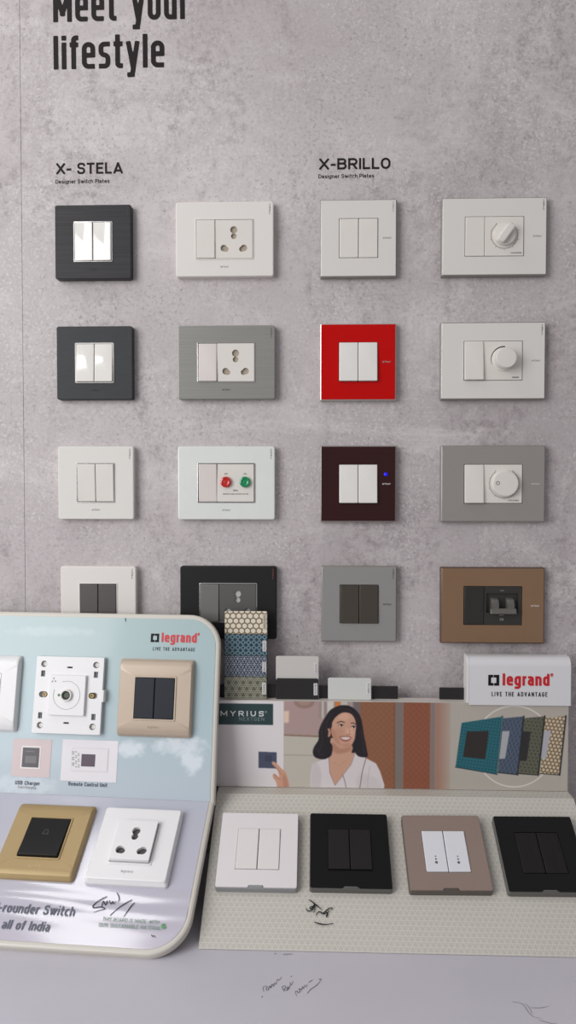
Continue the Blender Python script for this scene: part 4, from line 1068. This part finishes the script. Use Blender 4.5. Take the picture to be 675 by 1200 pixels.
# printing on the upper panel
ub = lambda px, py, off=.0003: UB.uv(px, py, off)
lb = lambda px, py, off=.0006: LB.uv(px, py, off)
x0, y0 = ub(176.5, 752.4); x1, _ = ub(233.5, 753)
logo(board, x0, y0, x1 - x0, .0003, mat('red_lettering_board', (204, 52, 60), .45), M_navy_ink)
def thumb(px0, py0, px1, py1, col, name, z=.0003, r=.0005):
    a_ = ub(px0, py1, z); b_ = ub(px1, py0, z)
    bm = bmesh.new(); bm.faces.new([bm.verts.new(p) for p in rr(b_[0] - a_[0], b_[1] - a_[1], r, z, 2, (a_[0] + b_[0]) / 2, (a_[1] + b_[1]) / 2)])
    return obj(name, bm, col, board, smooth=False)
thumb(12.5, 867, 61, 909.5, mat('print_pink', (208, 190, 190), .35), 'product_print')
thumb(23.5, 874.5, 48.5, 900.5, mat('print_cream', (228, 220, 218), .35), 'product_print', .0005)
thumb(25.2, 876.5, 46.5, 898.8, mat('print_charcoal', (82, 78, 84), .35), 'product_print', .0007)
thumb(30, 880, 41, 881, mat('print_line', (112, 108, 112), .35), 'product_print', .0009); thumb(29, 886, 43, 894, _mats['print_line'], 'product_print', .0009)
thumb(70.5, 868.5, 138.8, 914.5, mat('print_white', (226, 222, 226), .35), 'product_print')
thumb(83, 877.5, 127.5, 903.5, mat('print_faint', (214, 210, 213), .35), 'product_print', .0005); thumb(83.6, 878.1, 126.9, 902.9, mat('print_white2', (224, 220, 223), .35), 'product_print', .0007)
thumb(94.8, 884.2, 111.8, 898, mat('print_plum', (84, 68, 82), .35), 'product_print', .0009)
bm = bmesh.new()
for i in range(9):
    for j, xx in enumerate((84.5, 88.5, 91.5)):
        if (i + j) % 3 == 2: continue
        a_ = ub(xx, 881.5 + i * 2.2); bm.faces.new([bm.verts.new((a_[0] + p * .0022 * (1.3 if j == 0 else .8), a_[1] + q * .0011, .0010)) for p, q in ((0, 0), (1, 0), (1, 1), (0, 1))])
obj('product_print', bm, M_mark, board, smooth=False)
def utext(s, xl_, xr_, yb, cap, m, bold=0.01, name='board_lettering', asc=False):
    a_ = ub(xl_, yb); b_ = ub(xr_, yb); c_ = ub(xl_, yb - cap)
    return text(name, board, m, s, a_[0], b_[0], a_[1], c_[1] - a_[1], .0004, bold, 1.0, 0, asc)
M_cap = mat('slate_lettering', (66, 72, 84), .5)
utext('USB Charger', 17.5, 46.5, 919.2, 4.6, M_cap); utext('Fast Charging', 21, 42, 923.6, 2.9, M_mark, 0)
utext('Remote Control Unit', 80, 125.5, 920.6, 4.6, M_cap)
ribbons('ink_fleck', lambda x, y: ub(120 + x / 4.5, 720 + y / 4.5), [[(118, 20), (124, 26), (120, 34), (127, 38)]], .0009, .0004, M_navy_ink, board)
# printing on the lower panel
def ltext(s, xl_, xr_, yl, cap, m, bold=0.006, asc=False):
    a_ = lb(xl_, yl); b_ = lb(xr_, yl + (xr_ - xl_) * .052); c_ = lb(xl_, yl - cap)
    return low_child(text('board_lettering', board, m, s, a_[0], b_[0], a_[1], c_[1] - a_[1], .0009, bold, 1.0, 0, asc))
M_lav = mat('grey_blue_lettering', (86, 92, 106), .4)
ltext('All-rounder Switch', -17, 86.5, 1067.5, 11.0, M_lav); ltext('for all of India', -19, 57, 1087.0, 11.0, M_lav)
M_grn = mat('green_lettering', (116, 146, 122), .4)
ltext('THIS BOARD IS MADE WITH', 119.5, 186, 1079.0, 4.6, M_grn, -.01); ltext('100% SUSTAINABLE MATERIAL', 114.5, 188.5, 1085.8, 4.6, M_grn, -.01)
c4 = lambda x, y: lb(90 + x / 4.5, 1030 + y / 4.5)
bm = bmesh.new()
bm.faces.new([bm.verts.new((*c4(*p), .0009)) for p in ((444, 250), (448, 238), (460, 235), (468, 240), (458, 246), (472, 252), (466, 263), (452, 264))])
low_child(obj('leaf_mark', bm, mat('leaf_green', (92, 150, 100), .4), board, smooth=False))
sg = [[(160, 93), (138, 102), (106, 122), (86, 142), (92, 152), (126, 148), (150, 158), (120, 166), (88, 176)], [(130, 152), (140, 118), (152, 138), (160, 116), (166, 132)], [(172, 112), (180, 132), (190, 120), (196, 132), (206, 116)],
      [(211, 73), (220, 88), (224, 108), (214, 124)], [(292, 110), (262, 126), (222, 152), (175, 193)], [(306, 124), (288, 142), (268, 170), (248, 199)]]
low_child(ribbons('pen_signature', c4, sg, .0011, .0009, mat('pen_navy', (36, 34, 48), .45), board))
low_child(ribbons('ink_fleck', c4, [[(392, 294), (402, 304), (408, 300), (418, 310)]], .0008, .0009, M_markd, board))

# plates on the board
def board_plate(fr, name, label, cat, px, py, m, t=.0090, w=90 * MM, h=90 * MM, iw=46 * MM, ih=48 * MM, rim_m=None, edge=.010, rot=0.0, word=None):
    u, v = fr.uv(px, py, t * KD); o = thing(name, label, cat, fr.mat(u, v, rot, KD))
    bm = bmesh.new(); bowed(bm, w, h, t, iw, ih, .0010, edge); obj('cover_plate', bm, m, o)
    bm = bmesh.new(); ring(bm, iw + .0008, ih + .0008, .0018, iw - .003, ih - .003, .001, .004, t + .0010, .0006); obj('inner_frame', bm, rim_m or m, o)
    module_bed(o, iw - .002, ih - .002, t - .0045)
    for z in (0,):
        text('brand_mark', o, word or M_mark, 'legrand', -6.5 * MM, 6.5 * MM, -h / 2 + 10.5 * MM, 2.6 * MM, t + .0002, .0, 1, 0, True)
    return o, iw - .0036, ih - .0036, t
champ = mat('champagne_metal', (186, 168, 150), .4, metal=.2, grain=.02)
navy = mat('navy_black_rocker', (32, 35, 44), .45, spec=0.3)
M_w2 = mat('bright_white_plastic', (228, 226, 226), .30)
a = board_plate(UB, 'switch_plate', 'champagne plate with dark navy double rocker on the pale blue board', 'switch', 180.9, 818.2, champ, iw=51.5 * MM, ih=51 * MM, word=mat('tan_mark', (156, 138, 120), .4))
pair(*a, navy, 0.0006, 0.0006, .0012)
a = board_plate(UB, 'switch_plate', 'white plate cut off by the left picture edge, on the pale blue board', 'switch', -22.0, 812.0, M_w2, rim_m=M_chrome)
pair(*a, mat('mid_grey_rocker', (128, 126, 126), .4), 0.0, 0.0, .0006)
gold = mat('satin_gold', (168, 144, 100), .42, metal=.2, grain=.02)
a = board_plate(LB, 'bell_switch', 'gold plate with black bell push on the sloping part of the blue board', 'bell switch', 52.5, 981.5, gold, iw=50 * MM, ih=50.5 * MM, word=mat('gold_mark', (206, 180, 132), .4), rot=R(0.2))
o, iw, ih, t = a
bellm = mat('black_push', (25, 24, 25), .42, spec=0.25)
rocker(o, 0, 0, iw - .001, ih - .001, t - .0044, t + .0028, -.0034, bellm, name='bell_push')
bm = bmesh.new(); bp = []
for x, y in ((-3.4, -2.2), (-2.5, -1.0), (-2.4, 1.0), (-1.9, 2.5), (-.6, 3.2), (.6, 3.2), (1.9, 2.5), (2.4, 1.0), (2.5, -1.0), (3.4, -2.2)): bp.append(Vector((x * MM, (y + 5) * MM)))
for i in range(len(bp)):
    p, q = bp[i], bp[(i + 1) % len(bp)]; d = (q - p).normalized(); nn = Vector((-d.y, d.x)) * .00022
    z_ = lambda y: t + .0028 - .0034 * y / (ih - .001) + .00025
    bm.faces.new([bm.verts.new((s.x, s.y, z_(s.y))) for s in (p + nn, p - nn, q - nn, q + nn)])
obj('bell_mark', bm, mat('bell_grey', (96, 94, 92), .4), o, smooth=False)
a = board_plate(LB, 'power_socket', 'white three-pin socket plate beside the gold bell push on the blue board', 'socket', 158.0, 987.5, M_w2, iw=48 * MM, ih=51 * MM, edge=.004)
o, iw, ih, t = a
bm = bmesh.new(); slab(bm, iw - .0006, ih - .0006, .0006, t - .0044, t + .0012, .0004); obj('socket_block', bm, M_w2, o)
o_ = [(p.x, p.y) for p in rr(iw - .0010, ih - .0010, .0008, 0, 3)]
hs = [keyhole(0, 10.5 * MM, 4.6 * MM, 0, 3.6 * MM, 3.8 * MM), keyhole(-12.8 * MM, -12.2 * MM, 4.4 * MM, -10 * MM, -13.2 * MM, 3.6 * MM), keyhole(12.8 * MM, -12.2 * MM, 4.4 * MM, 10 * MM, -13.2 * MM, 3.6 * MM)]
link('socket_face', fill2d([o_] + hs, t + .0016, t + .0058), M_w2, o)
bm = bmesh.new(); box(bm, -iw * .49, iw * .49, -ih * .49, ih * .49, t + .0011, t + .0017); obj('shutter', bm, mat('grey_shutter', (74, 71, 69), .5), o, smooth=False)

# bare support frame with a dimmer spindle
t = .0070; u, v = UB.uv(79.7, 814.5, t * KD)
o = thing('switch_mounting_frame', 'bare white mounting frame with round spindle and brass screws, no cover plate', 'mounting frame', UB.mat(u, v, R(0.0), KD))
w, h = 84 * MM, 90 * MM
out = [(p.x, p.y) for p in rr(w, h, .001, 0, 2)]
hol = []
for sx_ in (-1, 1):
    for sy_ in (-1, 1):
        hol.append(circ(sx_ * 32.5 * MM, sy_ * 36 * MM, 3.9 * MM, 22))
        hx_, hy_ = sx_ * 33.0 * MM, sy_ * 24.6 * MM
        hol.append([(hx_ - 2.6 * MM, hy_ - 3.6 * MM), (hx_ + 2.6 * MM, hy_ - 3.6 * MM), (hx_ + 2.6 * MM, hy_ + 3.6 * MM), (hx_ - 2.6 * MM, hy_ + 3.6 * MM)])
    hol.append([(sx_ * 31 * MM + q.x, q.y) for q in rr(11 * MM, 7.2 * MM, 3.5 * MM, 0, 5)])
for sy_ in (-1, 1):
    hol.append([(0 - 3.4 * MM, sy_ * 32.5 * MM - 1 * MM), (3.4 * MM, sy_ * 32.5 * MM - 1 * MM), (3.4 * MM, sy_ * 32.5 * MM + 1 * MM), (-3.4 * MM, sy_ * 32.5 * MM + 1 * MM)])
link('frame_plate', fill2d([out] + hol, .0022, t), M_w2, o)
bm = bmesh.new(); slab(bm, w - .002, h - .002, .001, 0, .0022, .0002); obj('frame_back', bm, mat('frame_back_grey', (208, 208, 208), .5), o)
bm = bmesh.new(); slab(bm, 3.2 * MM, 14 * MM, .0006, .001, t + .002, .0005, w / 2 + 1.2 * MM, 0); obj('side_clip', bm, M_w2, o)
brass = mat('brass_screw', (128, 110, 74), .35, metal=.6)
for sx_ in (-1, 1):
    bm = bmesh.new(); cx_ = sx_ * 31 * MM - 1.6 * MM * sx_
    disc(bm, cx_, 0, [(3.1 * MM, .0022), (3.1 * MM, .0058), (2.6 * MM, .0066), (1.2 * MM, .0066), (1.0 * MM, .0056), (.1 * MM, .0056)], 22); obj('screw', bm, brass, o)
    for sy_ in (-1, 1):
        bm = bmesh.new(); disc(bm, sx_ * 32.5 * MM + .8 * MM, sy_ * 36 * MM, [(2.4 * MM, .0022), (2.4 * MM, .0050), (2.0 * MM, .0054), (1.2 * MM, .0054), (1.0 * MM, .0046), (.1 * MM, .0046)], 20); obj('screw_boss', bm, M_white, o)
        bm = bmesh.new(); hx_, hy_ = sx_ * 33.0 * MM, sy_ * 24.6 * MM
        for k in (-1, 0, 1): box(bm, hx_ + k * 1.7 * MM - .4 * MM, hx_ + k * 1.7 * MM + .4 * MM, hy_ - 3.5 * MM, hy_ + 3.5 * MM, .0022, .0046)
        obj('slot_rib', bm, mat('slot_grey', (150, 152, 152), .5), o, smooth=False)
for sy_ in (-1, 1):
    bm = bmesh.new(); box(bm, -3.3 * MM, 3.3 * MM, sy_ * 32.5 * MM - .9 * MM, sy_ * 32.5 * MM + .9 * MM, .0022, .003); obj('latch_slot', bm, M_dark, o, smooth=False)
mw, mh = 44.5 * MM, 47 * MM
bm = bmesh.new(); slab(bm, mw, mh, .0008, .0022, t + .0042, .0005); md = obj('dimmer_module', bm, M_w2, o)
zt = t + .0044
ticks(o, 0, 0, 16.6 * MM, 16.4 * MM, 6, R(-200), R(110), zt, M_markd)
bm = bmesh.new(); disc(bm, 0, 0, [(7.2 * MM, zt - .001), (7.0 * MM, zt + .0026), (6.4 * MM, zt + .0032), (5.4 * MM, zt + .0032), (5.1 * MM, zt - .0004), (.1 * MM, zt - .0004)], 36); obj('spindle_collar', bm, M_white, o)
bm = bmesh.new(); disc(bm, 0, 0, [(5.0 * MM, zt - .0003), (5.0 * MM, zt + .0010), (3.8 * MM, zt + .0014), (3.0 * MM, zt + .0006), (.1 * MM, zt + .0006)], 28); obj('spindle', bm, mat('dark_green_spindle', (62, 70, 58), .4), o)
bm = bmesh.new(); disc(bm, -9.6 * MM, 0, [(1.7 * MM, zt - .0008), (1.6 * MM, zt + .0002), (.1 * MM, zt + .0003)], 18); obj('indicator_light', bm, mat('green_lens', (64, 112, 78), .3), o)
bm = bmesh.new()
for i in range(3):
    a_ = R(90 + 120 * i); c_ = Vector((-17 * MM, 17 * MM, zt - .0001))
    P = [c_ + Vector((math.cos(a_ + d), math.sin(a_ + d), 0)) * r for d, r in ((0, .0006), (.5, .0028), (.1, .0034), (-.35, .0026))]
    bm.faces.new([bm.verts.new(p) for p in P])
obj('fan_mark', bm, M_mark, o, smooth=False)
